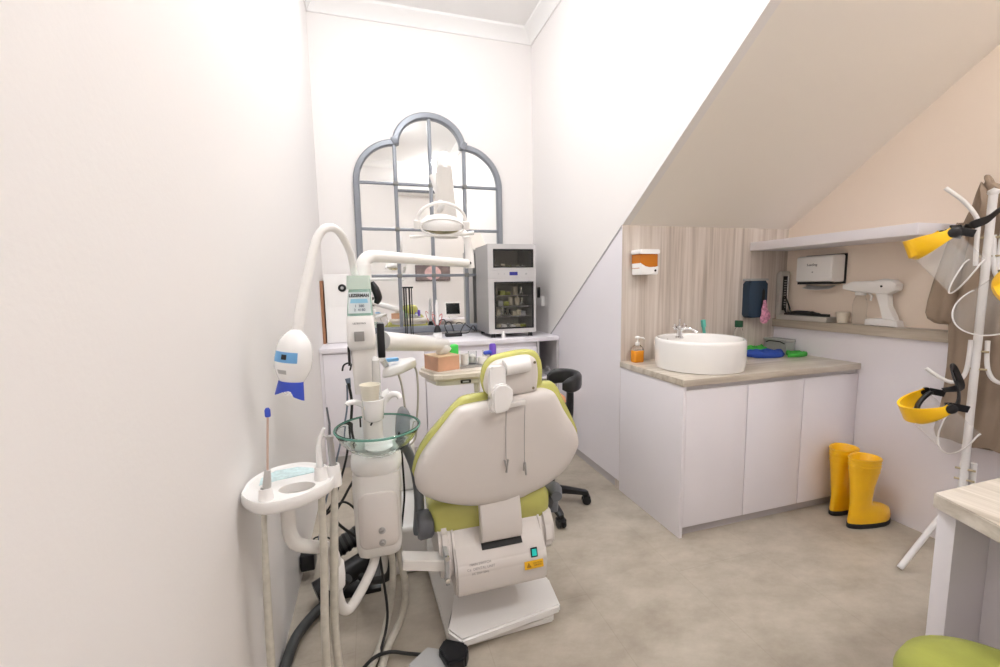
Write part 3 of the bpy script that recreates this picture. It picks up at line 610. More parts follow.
# legs rest part further along
# backrest: plane y = y0 + .1(x-.43)
BK = lambda y0, s=1: (lambda a, b_, c: (a, y0+.1*(a-.43)+s*c-.06*(b_-.7), b_))
shell = [(0.114,0.690),(0.130,0.741),(0.159,0.786),(0.214,0.849),(0.266,0.907),(0.304,0.924),(0.434,0.934),(0.590,0.953),(0.650,0.943),(0.680,0.912),(0.712,0.853),(0.762,0.775),(0.782,0.722),(0.774,0.678),(0.726,0.606),(0.645,0.555),(0.573,0.534),(0.509,0.519),(0.358,0.525),(0.234,0.562),(0.156,0.605),(0.122,0.642)]
shs = [(p.x, p.y) for p in cr([(a, b_, 0) for a, b_ in shell+[shell[0]]], 3)[:-1]]
M().puff(shs, BK(1.46), [(-.006, .10), (-.003, .05), (.004, .018), (.016, .004), (.03, 0), (.055, .002), (.06, .01)]).build('backrest_shell', SHELLM, dc, 60)
green = [(0.110,0.690),(0.126,0.748),(0.164,0.808),(0.220,0.868),(0.280,0.928),(0.325,0.948),(0.455,0.954),(0.641,0.970),(0.690,0.952),(0.720,0.900),(0.753,0.840),(0.796,0.750),(0.794,0.690),(0.75,0.613),(0.624,0.545),(0.376,0.53),(0.20,0.58),(0.13,0.64)]
grs = [(p.x, p.y) for p in cr([(a, b_, 0) for a, b_ in green+[green[0]]], 3)[:-1]]
M().puff(grs, BK(1.515), [(0, .012), (.008, .002), (.03, 0), (.06, .006), (.08, .025), (.09, .06)]).build('backrest_cushion', GREEN, dc, 60)
# stem joining back to housing
st_ = [(.347, .60), (.516, .60), (.514, .44), (.508, .388), (.352, .380), (.350, .44)]
M().prism([(1.50, .60), (1.482, .55), (1.462, .50), (1.450, .43), (1.455, .395), (1.49, .375), (1.50, .38), (1.478, .42), (1.485, .50), (1.52, .60)], lambda a, b_, c: (c, a, b_), .350, .512, .004).build('backrest_stem', SHELLM, dc, 50)
# headrest
hg = [(0.374,1.009),(0.387,1.054),(0.415,1.085),(0.456,1.097),(0.539,1.106),(0.594,1.098),(0.616,1.077),(0.629,1.040),(0.628,0.976),(0.614,0.935),(0.494,0.928),(0.404,0.940),(0.381,0.971)]
hgs = [(p.x, p.y) for p in cr([(a, b_, 0) for a, b_ in hg+[hg[0]]], 4)[:-1]]
HR = lambda y0: (lambda a, b_, c: (a, y0+.1*(a-.43)+c, b_))
M().puff(hgs, HR(1.50), [(0, .012), (.006, .003), (.02, 0), (.05, .006), (.068, .025), (.075, .06)]).build('headrest_cushion', GREEN, dc, 60)
hw = [(0.380,0.994),(0.394,1.044),(0.420,1.070),(0.460,1.080),(0.541,1.088),(0.575,1.081),(0.590,1.060),(0.595,1.009),(0.587,0.955),(0.57,.945),(0.477,0.943),(0.396,0.951)]
hws = [(p.x, p.y) for p in cr([(a, b_, 0) for a, b_ in hw+[hw[0]]], 4)[:-1]]
M().puff(hws, HR(1.455), [(0, .03), (.004, .012), (.014, .002), (.03, 0), (.048, .0)]).build('headrest_shell', SHELLM, dc, 60)
for x, z in ((.415, 1.055), (.575, 1.062), (.568, .965)): M().cyl((x, 1.459+.1*(x-.43), z), (x, 1.4535+.1*(x-.43), z), .005, n=12).build('screw', mat('screw_brass', (.28, .24, .15), .4, metal=.5), dc)
M().tube([(.449, 1.452, 1.053), (.545, 1.462, 1.060)], .029, 24).build('headrest_roller', WHITE, dc, 40)
M().prism(rrect(.386, .444, .93, 1.066, .010), HR(1.418), 0, .035, .006).build('headrest_bracket', WHITE, dc)
kb = [(.388, .918), (.396, .903), (.440, .905), (.452, .917), (.463, .95), (.468, .975), (.462, .990), (.440, 1.005), (.415, 1.008), (.398, 1.0), (.389, .98)]
M().prism(kb, HR(1.396), 0, .025, .006, 3).build('headrest_knob', WHITE, dc)
M().prism([(.386, .90), (.442, .90), (.442, .96), (.386, .96)], HR(1.425), 0, .035, .004).build('headrest_mount', WHITE, dc)
# handle bar and clips with chains
M().obox((.482, 1.437, .921), (.082, .022, .018), (0, -.07, .1), .003).build('back_handle', LGREY if False else WHITE2, dc)
# armrests
AR = mat('armrest_grey', (.15, .16, .18), .35)
m_ = M(); arc_pts = cr([(.128, 1.56, .425), (.14, 1.60, .52), (.135, 1.64, .62), (.112, 1.66, .70), (.088, 1.66, .755), (.10, 1.75, .775), (.115, 1.95, .775)], 5)
m_.loft([[p+Vector((a, b_, 0)) for a, b_ in rrect(-.018, .018, -.030, .030, .014, 3)] for p in arc_pts[:20]]); m_.build('armrest_post', AR, dc, 60)
M().tube(cr([(.088, 1.62, .74), (.10, 1.72, .775), (.11, 1.86, .785), (.115, 2.0, .775)], 5), [.022, .032, .032, .02], 14).build('armrest', AR, dc, 60)
M().lathe([(.0, 0), (.040, .0), (.052, .010), (.055, .05), (.048, .06), (0, .06)], (.185, 1.555, .452), (-1, 0, 0), n=28).build('armrest_hub', GREY, dc, 60)
M().tube(cr([(.690, 1.53, .485), (.705, 1.58, .485), (.72, 1.64, .46), (.735, 1.68, .40), (.735, 1.67, .34)], 5), [.022, .030, .034, .030, .022], 14).build('armrest', AR, dc, 60)
M().lathe([(.0, 0), (.034, .0), (.040, .010), (.040, .03), (.0, .035)], (.665, 1.62, .43), (1, 0, 0), n=28).build('armrest_hub', GREY, dc, 60)
# two clips on chains hanging from the handle
for k, (x, z0, z1, tl) in enumerate(((.447, .906, .71, .15), (.519, .91, .69, -.08))):
    t = thing('bib_clip', ['steel bib clip on the left chain behind the chair back', 'steel bib clip on the right chain behind the chair back'][k], 'bib clip', (x, 1.44, z1), 'bib clips hanging behind the chair')
    m_ = M(); zz = z0
    m_.tube([(x, 1.428, z0), (x+.002, 1.444, (z0+z1)/2), (x+.003, 1.448, z1)], .0014, 6); m_.build('chain', STEEL, t)
    m_ = M(); m_.obox((x+.006, 1.446, z1-.026), (.006, .008, .05), (0, tl, 0), .001); m_.obox((x-.001, 1.444, z1-.016), (.005, .006, .034), (0, -tl*1.6, 0), .001); m_.build('clip', STEEL, t)
# side bracket to unit
M().prism([(.06, .358), (.062, .398), (.212, .364), (.212, .320)], XZ(1.44), 0, .06, .003).build('unit_bracket', WHITE2, dc)
M().box(.207, .222, 1.42, 1.50, .28, .40, .003).build('bracket_plate', LGREY, dc)
for z in (.302, .388): M().lathe([(.010, 0), (.010, .008), (0, .008)], (.214, 1.42, z), (0, -1, 0), n=8).build('bolt', CHROME, dc)
# white base box left behind (lower unit box on floor)
t = thing('floor_junction_box', 'white floor box between the dental unit and the chair base', 'junction box', (.11, 2.1, 0))
M().box(.02, .20, 1.93, 2.45, 0, .23, .02, 3).build('cover', WHITE, t)
M().box(.06, .19, 2.30, 2.44, .23, .50, .02, 3).build('tower', WHITE, t)
# foot control
t = thing('foot_control', 'foot pedal with a white body and a black tread on the floor', 'foot pedal', (.17, 1.36, 0))
M().prism([(.06, 1.40), (.135, 1.455), (.175, 1.435), (.215, 1.36), (.13, 1.30), (.08, 1.33)], lambda a, b_, c: (a, b_, c), .0, .035, .006).build('body', LGREY, t)
M().prism([(.168, 1.405), (.200, 1.447), (.268, 1.405), (.275, 1.375), (.255, 1.335), (.19, 1.33)], lambda a, b_, c: (a, b_, c), .012, .060, .008).build('tread', BLACK, t)
o = M().tube(cr([(.11, 1.44, .02), (.06, 1.462, .02), (.0, 1.465, .04), (-.06, 1.45, .042), (-.12, 1.39, .03), (-.16, 1.30, .012)], 8), .006, 8).build('pedal_cable', BLACKR); rebase(o, (.0, 1.5, .0)); tag(o, 'black cable running from the foot pedal across the floor', 'cable')
# ------------------------------------------------------------------ dental unit column
UX, UY = -.012, 1.56
du = thing('dental_unit', 'white dental unit column with glass spittoon left of the chair', 'dental unit', (UX, UY, .38))
def rbox(prof, ry=1):                               # stacked rounded rectangles (z, x0, x1, y0, y1, r)
    m_ = M(); m_.loft([[(a, b_, z) for a, b_ in rrect(x0, x1, y0, y1, r)] for z, x0, x1, y0, y1, r in prof]); return m_
rbox([(.390, -.07, .045, 1.50, 1.64, .02), (.400, -.086, .060, 1.49, 1.65, .028), (.43, -.092, .066, 1.485, 1.655, .03), (.66, -.096, .072, 1.485, 1.655, .03), (.70, -.094, .070, 1.49, 1.65, .03)]).build('lower_body', WHITE2, du, 50)
rbox([(.695, -.088, .068, 1.49, 1.65, .05), (.715, -.098, .078, 1.48, 1.655, .06), (.745, -.098, .078, 1.48, 1.655, .06), (.765, -.085, .066, 1.49, 1.65, .06), (.772, -.06, .05, 1.51, 1.63, .05)]).build('upper_body', WHITE, du, 60)
M().puff(rrect(-.080, .056, .435, .640, .03), XZ(1.487, -1), [(-.002, 0), (.004, 0), (.008, .006)]).build('door_panel', SHELLM, du, 60)
for z in (.500, .455):
    k_ = M().lathe([(.012, 0), (.012, .004), (.007, .006), (.007, .012), (.0, .013)], (-.003, 1.479, z), (0, -1, 0), n=16).build('valve_knob', STEEL, du, 30)
# bowl (spittoon)
prf = [(.03, .0), (.06, .004), (.10, .028), (.128, .058), (.141, .082), (.147, .096)]
inn = [(r-.005, z+.006) for r, z in prf[::-1]]
M().lathe(prf+inn+[(0, .008)], (UX+.013, UY-.03, .765), n=56, caps=True).build('spittoon_bowl', BOWL, du, 70)
rim = M(); rim.tube([(UX+.013+.1455*math.cos(a), UY-.03+.1455*math.sin(a), .862) for a in [2*PI*k/56 for k in range(56)]], .0038, 8, closed=True); rim.build('bowl_rim', BOWLRIM, du, 80)
M().lathe([(.0, .002), (.045, .004), (.05, .016), (.03, .022), (0, .022)], (UX+.013, UY-.03, .772), n=28).build('bowl_drain', GLOSS, du)
# mast
rbox([(.77, -.050, .020, 1.585, 1.645, .02), (1.06, -.058, .014, 1.585, 1.645, .02), (1.10, -.066, .010, 1.57, 1.65, .02)]).build('mast', WHITE2, du, 60)
# reservoir body
rbox([(1.140, -.078, .006, 1.52, 1.64, .01), (1.165, -.085, .010, 1.50, 1.65, .012), (1.250, -.083, .006, 1.50, 1.65, .012), (1.257, -.080, .003, 1.503, 1.648, .012)]).build('head_housing', WHITE, du, 60)
M().box(-.060, -.028, 1.494, 1.50, 1.172, 1.205, .002).build('cup_sensor', mat('sensor_grey', (.30, .29, .28), .3), du)
rbox([(.98, -.070, .010, 1.54, 1.64, .01), (1.145, -.076, .010, 1.53, 1.64, .01)]).build('neck', WHITE2, du)
t_ = M(); t_.box(-.086, -.078, 1.53, 1.56, 1.085, 1.150); t_.build('side_strip', BLACK, du)
M().box(.014, .040, 1.56, 1.62, 1.10, 1.225, .006).build('handpiece_block', BLACK, du)
rbox([(1.258, -.080, .004, 1.503, 1.645, .010), (1.33, -.074, -.001, 1.515, 1.645, .012), (1.352, -.070, -.004, 1.525, 1.64, .012)]).build('water_reservoir', TINT, du, 60)
rbox([(1.346, -.078, .002, 1.52, 1.645, .010), (1.392, -.075, .000, 1.52, 1.645, .010)]).build('reservoir_cap', mat('cap_pale_green', (.62, .74, .66), .35), du, 60)
yl = lambda z: 1.503+.012*(z-1.258)/.072
def lquad(x0, x1, z0, z1, o): return M().loft([[(x0, yl(z0)-o, z0), (x1, yl(z0)-o, z0), (x1-.003, yl(z1)-o, z1), (x0+.003, yl(z1)-o, z1)], [(x0, yl(z0)-o-.0009, z0), (x1, yl(z0)-o-.0009, z0), (x1-.003, yl(z1)-o-.0009, z1), (x0+.003, yl(z1)-o-.0009, z1)]])
lab = lquad(-.075, -.002, 1.266, 1.336, .0003).build('reservoir_label', mat('label_paper', (.66, .72, .74), .5), du)
lquad(-.068, -.010, 1.300, 1.314, .0013).build('label_band', mat('label_blue', (.28, .55, .72), .5), lab)
def lt(body, size, z, m_, off, k=1): text('label_text', body, size, face_mtx((-.0385, yl(z)-.0016, z), (1, 0, 0), (0, .167, 1)) @ Matrix.Diagonal((k, 1, 1, 1)), m_, lab, off=off)
lt('LEZERMAN', .0150, 1.325, INK, .0006, .86)
lt('1  380', .012, 1.290, mat('label_ink', (.14, .18, .22), .5), .0003); lt('2  4180', .012, 1.277, mat('label_ink', (.14, .18, .22), .5), .0003)
text('brand_mark', 'LEZERMAN', .0085, face_mtx((-.042, 1.4995, 1.232), (1, 0, 0), (0, 0, 1)), INK, du)
M().tube(cr([(.004, 1.56, 1.37), (.016, 1.56, 1.345), (.024, 1.56, 1.315), (.016, 1.56, 1.295)], 5), [.008, .014, .014, .008], 10).build('hook', BLACK, du)
# cup holder
ch = M(); ch.lathe([(.022, 0), (.032, .008), (.034, .05), (.037, .075), (.034, .077), (.030, .05), (.028, .014), (0, .012)], (-.01, 1.46, .905), n=28)
M.merge(ch, M().puff([(-.045, .985), (-.05, .95), (-.03, .905), (.02, .905), (.035, .95), (.045, .99), (.02, .978), (-.02, .975)], XZ(1.475), [(0, .003), (.03, 0), (.09, .004)]))
ch.build('cup_holder', GLOSS, du, 60)
M().tube(cr([(-.035, 1.48, .955), (-.06, 1.47, .97), (-.085, 1.46, .975), (-.094, 1.455, .968)], 4), [.012, .010, .009, .008], 10).build('cup_filler_arm', GLOSS, du, 60)
M().tube(cr([(.03, 1.49, .965), (.05, 1.48, .985), (.072, 1.47, .985), (.078, 1.465, .972)], 4), [.012, .011, .010, .009], 10).build('flush_spout', GLOSS, du, 60)
M().tube([(.004, 1.50, .97), (.004, 1.50, 1.06), (.004, 1.50, 1.105)], [.014, .014, .012], 16).build('water_filler', mat('filler_plastic', (.80, .79, .77), .2, trans=.3), du)
M().lathe([(0.0125, 0), (.0125, .004), (.008, .012), (0, .015)], (.004, 1.50, 1.104), n=16).build('filler_cap', GLOSS, du)
for x, tl in ((-.055, .0), (-.015, .5)): M().obox((x, 1.44+.03, .90), (.006, .006, .032), (0, tl, 0), .002).build('spout_tip', BLACK, du)
# cup
t = M().lathe([(.022, 0), (.024, .002), (.031, .082), (.033, .084), (.034, .087), (.031, .087), (.029, .080), (.022, .006), (0, .005)], (-.018, 1.455, .945), n=28).build('drinking_cup', CREAM, None, 60)
rebase(t, (-.018, 1.455, .945)); tag(t, 'cream plastic cup sitting in the cup holder above the glass bowl', 'cup')
# instrument hoses under unit (top-level)
def hose(name, label, pts, r, m, k=8, n=10, cat='hose', group=None):
    o = M().tube(cr(pts, k), r, n).build(name, m, None, 70); rebase(o, pts[-1]); return tag(o, label, cat, group)
# ------------------------------------------------------------------ operating light and its arm
ol = thing('operating_light', 'white overhead dental operating light on a long jointed arm', 'operating light', (-.025, 1.6, 1.385))
px_, py_ = -.020, 1.60
M().tube([(px_, py_, 1.385), (px_, py_, 1.43)], .026, 20).build('pole', WHITE, ol)
jx, jy, jz = .43, 1.90, 1.452
M().tube(cr([(px_, py_, 1.425), (px_+.002, py_+.002, 1.442), (px_+.018, py_+.011, 1.458), (px_+.055, py_+.037, 1.463), (px_+.25, py_+.17, 1.458), (jx-.01, jy-.008, jz)], 6), [.026, .024, .023, .022, .020, .019], 18).build('lower_arm', WHITE, ol, 60)
M().tube([(jx+.005, jy, jz-.022), (jx+.003, jy, jz+.05), (jx-.005, jy, jz+.115)], [.021, .019, .016], 16).build('elbow', WHITE, ol, 60)
M().lathe([(.006, 0), (.006, .003), (0, .003)], (jx, jy-.021, jz), (0, -1, 0), n=10).build('elbow_screw', BLACK, ol)
M().tube(cr([(jx-.004, jy, jz+.09), (jx+.005, jy+.10, jz+.14), (.40, 2.25, 1.72), (.345, 2.30, 1.93)], 5), [.016, .017, .020, .024], 14).build('upper_arm_link', WHITE, ol, 60)
# tall spring-arm cover above the head
rb = []
for z, w_ in ((1.60, .060), (1.70, .056), (1.84, .042), (1.925, .036)): rb.append([(.372-.10*(z-1.9)*.5+w_*a, 2.14+(1.9-z)*.30+.04*b_, z) for a, b_ in rrect(-1, 1, -1, 1, .6)])
M().loft(rb).build('spring_arm', WHITE2, ol, 60)
M().lathe([(.036, 0), (.037, .04), (.034, .06), (.022, .078), (0, .084)], (.370, 2.128, 1.915), n=24).build('spring_arm_cap', GLOSS, ol, 60)
hx, hy, hz = .310, 1.90, 1.625
tilt = Euler((math.radians(18), 0, 0)).to_matrix().to_4x4()
def hd(m): m.bm.transform(Matrix.Translation((hx, hy, hz)) @ tilt @ Matrix.Diagonal((.82, .82, .86, 1))); return m
# head: reflector housing, facing down and to the camera
m_ = M(); m_.lathe([(.112, -.026), (.116, -.010), (.108, .012), (.075, .035), (.03, .045), (0, .046)], (0, 0, 0), n=40, sy=.62, caps=True)
hd(m_).build('lamp_housing', WHITE, ol, 60)
m_ = M(); m_.lathe([(.104, .0), (.088, -.014), (.05, -.024), (0, -.028)], (0, -.034, -.010), (0, -1, 0), n=40, sy=.36, caps=False); hd(m_).build('reflector', REFLECT, ol, 60)
m_ = M(); m_.tube([(-.035, -.046, -.008), (.035, -.046, -.008)], .008, 12); hd(m_).build('bulb_guard', STEEL, ol, 60)
m_ = M(); m_.puff([(a*.112, b_*.038) for a, b_ in [(math.cos(2*PI*k/36), math.sin(2*PI*k/36)) for k in range(36)]], lambda a, b_, c: (a, -.050-c, b_-.010), [(0, 0), (.012, .002), (.020, .014), (.022, .03)]); hd(m_).build('front_shield', mat('lamp_cover', (.9, .9, .9), .05, alpha=.05), ol, 60)
m_ = M(); m_.tube([(.116*math.cos(2*PI*k/40), -.050, -.010+.042*math.sin(2*PI*k/40)) for k in range(40)], .0045, 8, closed=True); hd(m_).build('shield_rim', WHITE, ol, 60)
m_ = M(); m_.tube([(.128*math.cos(math.radians(a)), -.02, .015+.088*math.sin(math.radians(a))) for a in range(-4, 185, 8)], .0085, 10); hd(m_).build('head_yoke', WHITE, ol, 60)
for sx in (-1, 1):
    m_ = M(); m_.obox((sx*.130, -.02, -.004), (.036, .034, .044), (0, 0, 0), .008); hd(m_).build('yoke_joint', WHITE, ol)
m_ = M(); m_.tube([(-.17, -.045, -.062), (-.06, -.05, -.052), (.06, -.05, -.050), (.17, -.045, -.036)], [.008, .006, .006, .012], 10); hd(m_).build('handle_bar', WHITE, ol, 60)
M().tube(cr([(hx, hy+.0, hz+.09), (hx+.02, hy+.10, hz+.09), (.34, 2.12, 1.72)], 5), .014, 10).build('head_stem', WHITE, ol, 60)
# ------------------------------------------------------------------ whitening lamp on gooseneck
wl = thing('whitening_lamp', 'white teeth whitening lamp with blue panel hanging from a curved gooseneck', 'whitening lamp', (-.06, 1.5, 1.36))
M().tube(cr([(-.045, 1.585, 1.385), (-.052, 1.56, 1.41), (-.060, 1.52, 1.47), (-.085, 1.46, 1.525), (-.115, 1.42, 1.535), (-.145, 1.40, 1.50), (-.175, 1.38, 1.39), (-.200, 1.36, 1.28), (-.212, 1.36, 1.21)], 8), [.012, .012, .012, .012, .013, .013, .014, .015, .016], 14).build('gooseneck', WHITE, wl, 60)
wx, wy = -.226, 1.345
def rw(m, z): m.bm.transform(Matrix.Translation((wx, wy, z)) @ Euler((.0, .14, -.1)).to_matrix().to_4x4()); return m
prw = [(.013, .10), (.028, .088), (.044, .068), (.051, .045), (.0545, .015), (.053, -.012), (.044, -.035), (.036, -.050), (.034, -.055)]
m_ = M(); m_.lathe([(r*.95, z) for r, z in prw], n=32, sy=.8); rw(m_, 1.135).build('lamp_head', GLOSS, wl, 60)
m_ = M(); rings = []
for zz in (.012, .048):
    pass
def on_head(u_, z): # wrap angle on head front
    R0 = .0545 if z > -.02 else .046
    rr = {True: .0525, False: .045}[z > -.02]
    return Vector((rr*math.sin(u_), -rr*.8*math.cos(u_)-.001, z))
def patch(u0, u1, z0, z1, off, n=10):
    m = M(); fr, bk = [], []
    def rad(z):
        for (r0, a0), (r1, a1) in zip(prw, prw[1:]):
            if a1 <= z <= a0: return (r0+(r1-r0)*(a0-z)/(a0-a1))*.95
        return .05
    def P(u, z, o): rr = rad(z)+o; return (rr*math.sin(u), -rr*.8*math.cos(u), z)
    us = [u0+(u1-u0)*k/n for k in range(n+1)]; zs = [z0+(z1-z0)*k/4 for k in range(5)]
    for o_ in (off,):
        R = [m.ring([P(u, z, o_) for u in us]) for z in zs]
        for a, c in zip(R, R[1:]):
            for i in range(n): m.face([a[i], a[i+1], c[i+1], c[i]])
    R2 = [m.ring([P(u, z, -.002) for u in us]) for z in zs]
    E1 = R[0]+[r[-1] for r in R[1:-1]]+R[-1][::-1]+[r[0] for r in R[1:-1]][::-1]; E2 = R2[0]+[r[-1] for r in R2[1:-1]]+R2[-1][::-1]+[r[0] for r in R2[1:-1]][::-1]
    for i in range(len(E1)): m.face([E1[i], E1[(i+1) % len(E1)], E2[(i+1) % len(E1)], E2[i]])
    return m
cpn = rw(patch(-1.0, .38, .008, .038, .0015), 1.135).build('control_panel', LBLUE, wl, 40)
rw(patch(-.45, -.18, .017, .031, .003, 4), 1.135).build('display', INK, cpn, 40)
rw(patch(-.72, -.16, -.026, -.014, .001, 5), 1.135).build('name_plate', LGREY, wl, 40)
m_ = M(); n_ = 14; rr = []
for k in range(n_+1):
    u = -1.25+2.5*k/n_; r1 = .036; low = -.075-.018*abs(math.sin(u*1.15))**1.5-.012*(k > n_*.6)
    o1 = (r1*math.sin(u), -r1*.8*math.cos(u), -.05); o2 = ((r1+.004)*math.sin(u)*1.08, -(r1+.004)*.8*math.cos(u), low)
    rr.append([o1, o2, (o2[0]*.93, o2[1]*.93+.002, o2[2]), (o1[0]*.93, o1[1]*.93+.002, o1[2])])
m_.loft(rr); rw(m_, 1.135).build('light_guard', BLUE, wl, 50)
M().lathe([(.02, 0), (.024, .012), (.018, .02), (0, .021)], (wx-.012, wy, 1.05), n=20).build('light_outlet', CLEAR, wl)
# ------------------------------------------------------------------ assistant tray (left)
at = thing('assistant_tray', 'white oval instrument holder tray with a cup hole beside the left wall', 'instrument tray', (-.25, 1.33, .75))
oval = [(-.371, 1.30), (-.365, 1.262), (-.32, 1.205), (-.27, 1.190), (-.20, 1.215), (-.146, 1.262), (-.130, 1.31), (-.135, 1.37), (-.165, 1.405), (-.20, 1.435), (-.25, 1.455), (-.31, 1.442), (-.352, 1.40), (-.371, 1.345)]
ov = [(p.x, p.y) for p in cr([(a, b_, 0) for a, b_ in oval+[oval[0]]], 4)[:-1]]
ZTt = .795
def traymesh():
    m = M(); n = len(ov); hc, hr_ = (-.228, 1.278), (.048, .034)
    cx = sum(p[0] for p in ov)/n; cy = sum(p[1] for p in ov)/n
    hole = [(hc[0]+hr_[0]*math.cos(2*PI*k/n+.2), hc[1]+hr_[1]*math.sin(2*PI*k/n+.2)) for k in range(n)]
    # match hole start to the outline angle
    best = min(range(n), key=lambda o: sum(math.hypot(ov[i][0]-hole[(s*i+o) % n][0], ov[i][1]-hole[(s*i+o) % n][1]) for i in range(0, n, 4)) if (s := -1) else 0)
    sgn = -1 if sum(ov[i][0]*ov[(i+1) % n][1]-ov[(i+1) % n][0]*ov[i][1] for i in range(n)) < 0 else 1
    def cost(o): return sum(math.hypot(ov[i][0]-hole[(sgn*i+o) % n][0], ov[i][1]-hole[(sgn*i+o) % n][1]) for i in range(n))
    o_ = min(range(n), key=cost); hl = [hole[(sgn*i+o_) % n] for i in range(n)]
    ins = lambda p, d: (cx+(p[0]-cx)*(1-d), cy+(p[1]-cy)*(1-d))
    rings = [[(*ins(p, .06), ZTt-.036) for p in ov], [(*ins(p, .02), ZTt-.032) for p in ov], [(*p, ZTt-.024) for p in ov], [(*p, ZTt-.006) for p in ov], [(*ins(p, .02), ZTt) for p in ov], [(*ins(p, .07), ZTt-.002) for p in ov], [(*ins(p, .09), ZTt-.006) for p in ov],
             [(*h, ZTt-.006) for h in hl], [(*h, ZTt-.032) for h in hl], [(*ins(p, .06), ZTt-.036) for p in ov]]
    m.loft(rings, caps=False); bmesh.ops.remove_doubles(m.bm, verts=m.bm.verts, dist=1e-5); return m
traymesh().build('tray_body', WHITE, at, 45)
M().prism([(-.335, 1.325), (-.29, 1.345), (-.23, 1.36), (-.19, 1.37), (-.20, 1.40), (-.25, 1.425), (-.31, 1.415), (-.34, 1.37)], lambda a, b_, c: (a, b_, c), ZTt-.006, ZTt-.003).build('tray_mat', TEALW, at)
for (x, y, r, h) in ((-.297, 1.228, .017, .03), (-.168, 1.315, .018, .036), (-.134, 1.33, .019, .030)):
    M().lathe([(r*1.15, -.035), (r*1.1, .0), (r, h*.6), (r*.9, h), (r*.65, h), (r*.65, -.035)], (x, y, ZTt-.003), n=24).build('holder_socket', WHITE, at, 60)
M().tube(cr([(-.262, 1.31, .755), (-.262, 1.31, .69), (-.262, 1.31, .64), (-.246, 1.32, .595), (-.205, 1.34, .565), (-.175, 1.36, .545), (-.158, 1.38, .51), (-.154, 1.40, .46)], 7), [.022, .021, .020, .020, .019, .018, .018, .020], 16).build('upper_arm', WHITE2, at, 60)
M().lathe([(.020, 0), (.027, .01), (.029, .05), (.027, .09), (.020, .10)], (-.155, 1.41, .365), n=20).build('arm_joint', WHITE, at, 60)
M().tube(cr([(-.155, 1.41, .375), (-.153, 1.42, .325), (-.140, 1.43, .272), (-.115, 1.45, .262), (-.065, 1.50, .310), (-.035, 1.53, .36), (-.030, 1.54, .42)], 7), .017, 16).build('lower_arm', WHITE2, at, 60)
# instruments held in tray
t = thing('air_water_syringe', 'thin pink-tipped syringe with a blue cap standing in the left socket of the oval tray', 'dental instrument', (-.300, 1.228, .80))
M().tube([(-.296, 1.228, .79), (-.292, 1.228, .83), (-.288, 1.229, .87)], [.010, .011, .008], 12).build('grip', mat('grip_grey', (.62, .61, .60), .3, metal=.3), t)
M().tube([(-.288, 1.229, .87), (-.277, 1.232, 1.03)], .0028, 8).build('tip', mat('pink_tube', (.62, .45, .38), .4), t)
M().lathe([(.0065, 0), (.0075, .004), (.0072, .018), (.004, .024)], (-.2775, 1.232, 1.015), n=14).build('cap', BLUE, t)
M().tube(cr([(-.303, 1.225, .755), (-.306, 1.222, .70), (-.312, 1.225, .55), (-.318, 1.23, .35), (-.322, 1.24, .15), (-.318, 1.26, .02)], 6), [.007, .007, .010, .011, .011, .011], 10).build('cord', TUBEG, t, 60)
t = thing('saliva_ejector', 'white saliva ejector handle with curved tip in the right front socket of the oval tray', 'dental instrument', (-.168, 1.315, .80))
M().tube(cr([(-.168, 1.315, .80), (-.170, 1.315, .87), (-.165, 1.315, .91), (-.150, 1.31, .945)], 5), [.010, .009, .006, .005], 12).build('tip', GLOSS, t, 60)
M().tube(cr([(-.170, 1.312, .755), (-.171, 1.31, .69), (-.176, 1.31, .5), (-.186, 1.31, .3), (-.186, 1.31, .12), (-.170, 1.32, .02)], 6), [.009, .011, .012, .012, .012, .012], 12).build('hose', TUBEG, t, 60)
t = thing('suction_handpiece', 'metal suction handpiece with lever in the right end socket of the oval tray', 'dental instrument', (-.134, 1.33, .80))
M().tube([(-.134, 1.33, .80), (-.137, 1.33, .86), (-.139, 1.33, .91)], [.009, .010, .009], 12).build('grip', STEEL, t, 60)
M().lathe([(.0, 0), (.011, .003), (.012, .012), (0, .018)], (-.139, 1.33, .900), n=14).build('valve', STEEL, t)
M().tube([(-.139, 1.33, .905), (-.160, 1.325, .917)], .0025, 6).build('lever', STEEL, t)
M().tube([(-.139, 1.33, .91), (-.137, 1.33, .95), (-.142, 1.33, 1.0)], [.004, .003, .0025], 8).build('tip', GREY, t)
M().tube(cr([(-.134, 1.33, .755), (-.138, 1.33, .69), (-.150, 1.335, .5), (-.160, 1.34, .3), (-.155, 1.35, .12), (-.13, 1.38, .02)], 6), [.009, .011, .013, .013, .013, .013], 12).build('hose', TUBEG, t, 60)
# hoses and cables on the floor
hose('drain_hose', 'thick dark grey hose curving over the floor by the left wall', [(-.355, 1.45, .03), (-.352, 1.55, .03), (-.335, 1.66, .03), (-.285, 1.76, .03), (-.22, 1.81, .05), (-.15, 1.80, .13)], .020, DGREY, 8, 14)
t = thing('suction_pump', 'black cylindrical suction pump with ribbed pipe on the floor behind the unit', 'pump', (-.13, 1.93, 0))
M().tube([(-.285, 1.83, .068), (-.06, 1.92, .125)], .048, 24).build('motor', BLACK, t)
M().tube([(-.245, 1.98, .14), (-.09, 2.03, .20)], .040, 20).build('upper_pipe', DGREY, t)
m_ = M()
for k in range(7): p = Vector((-.245, 1.98, .14)).lerp(Vector((-.10, 2.025, .195)), k/6); m_.tube([p, p+Vector((.0115, .0035, .004))], .044, 20)
m_.build('pipe_ribs', BLACK, t)
M().box(-.28, -.02, 1.85, 2.08, 0, .02, .004).build('mount', BLACK, t)
m_ = M(); m_.box(-.11, -.05, 1.90, 2.02, .12, .30, .01); m_.build('valve_block', BLACK, t)
t = thing('wall_power_adapter', 'black power adapter plugged in low on the left wall', 'adapter', (-.34, 2.08, .07))
M().box(-.374, -.31, 2.02, 2.11, .05, .13, .01).build('body', BLACK, t)
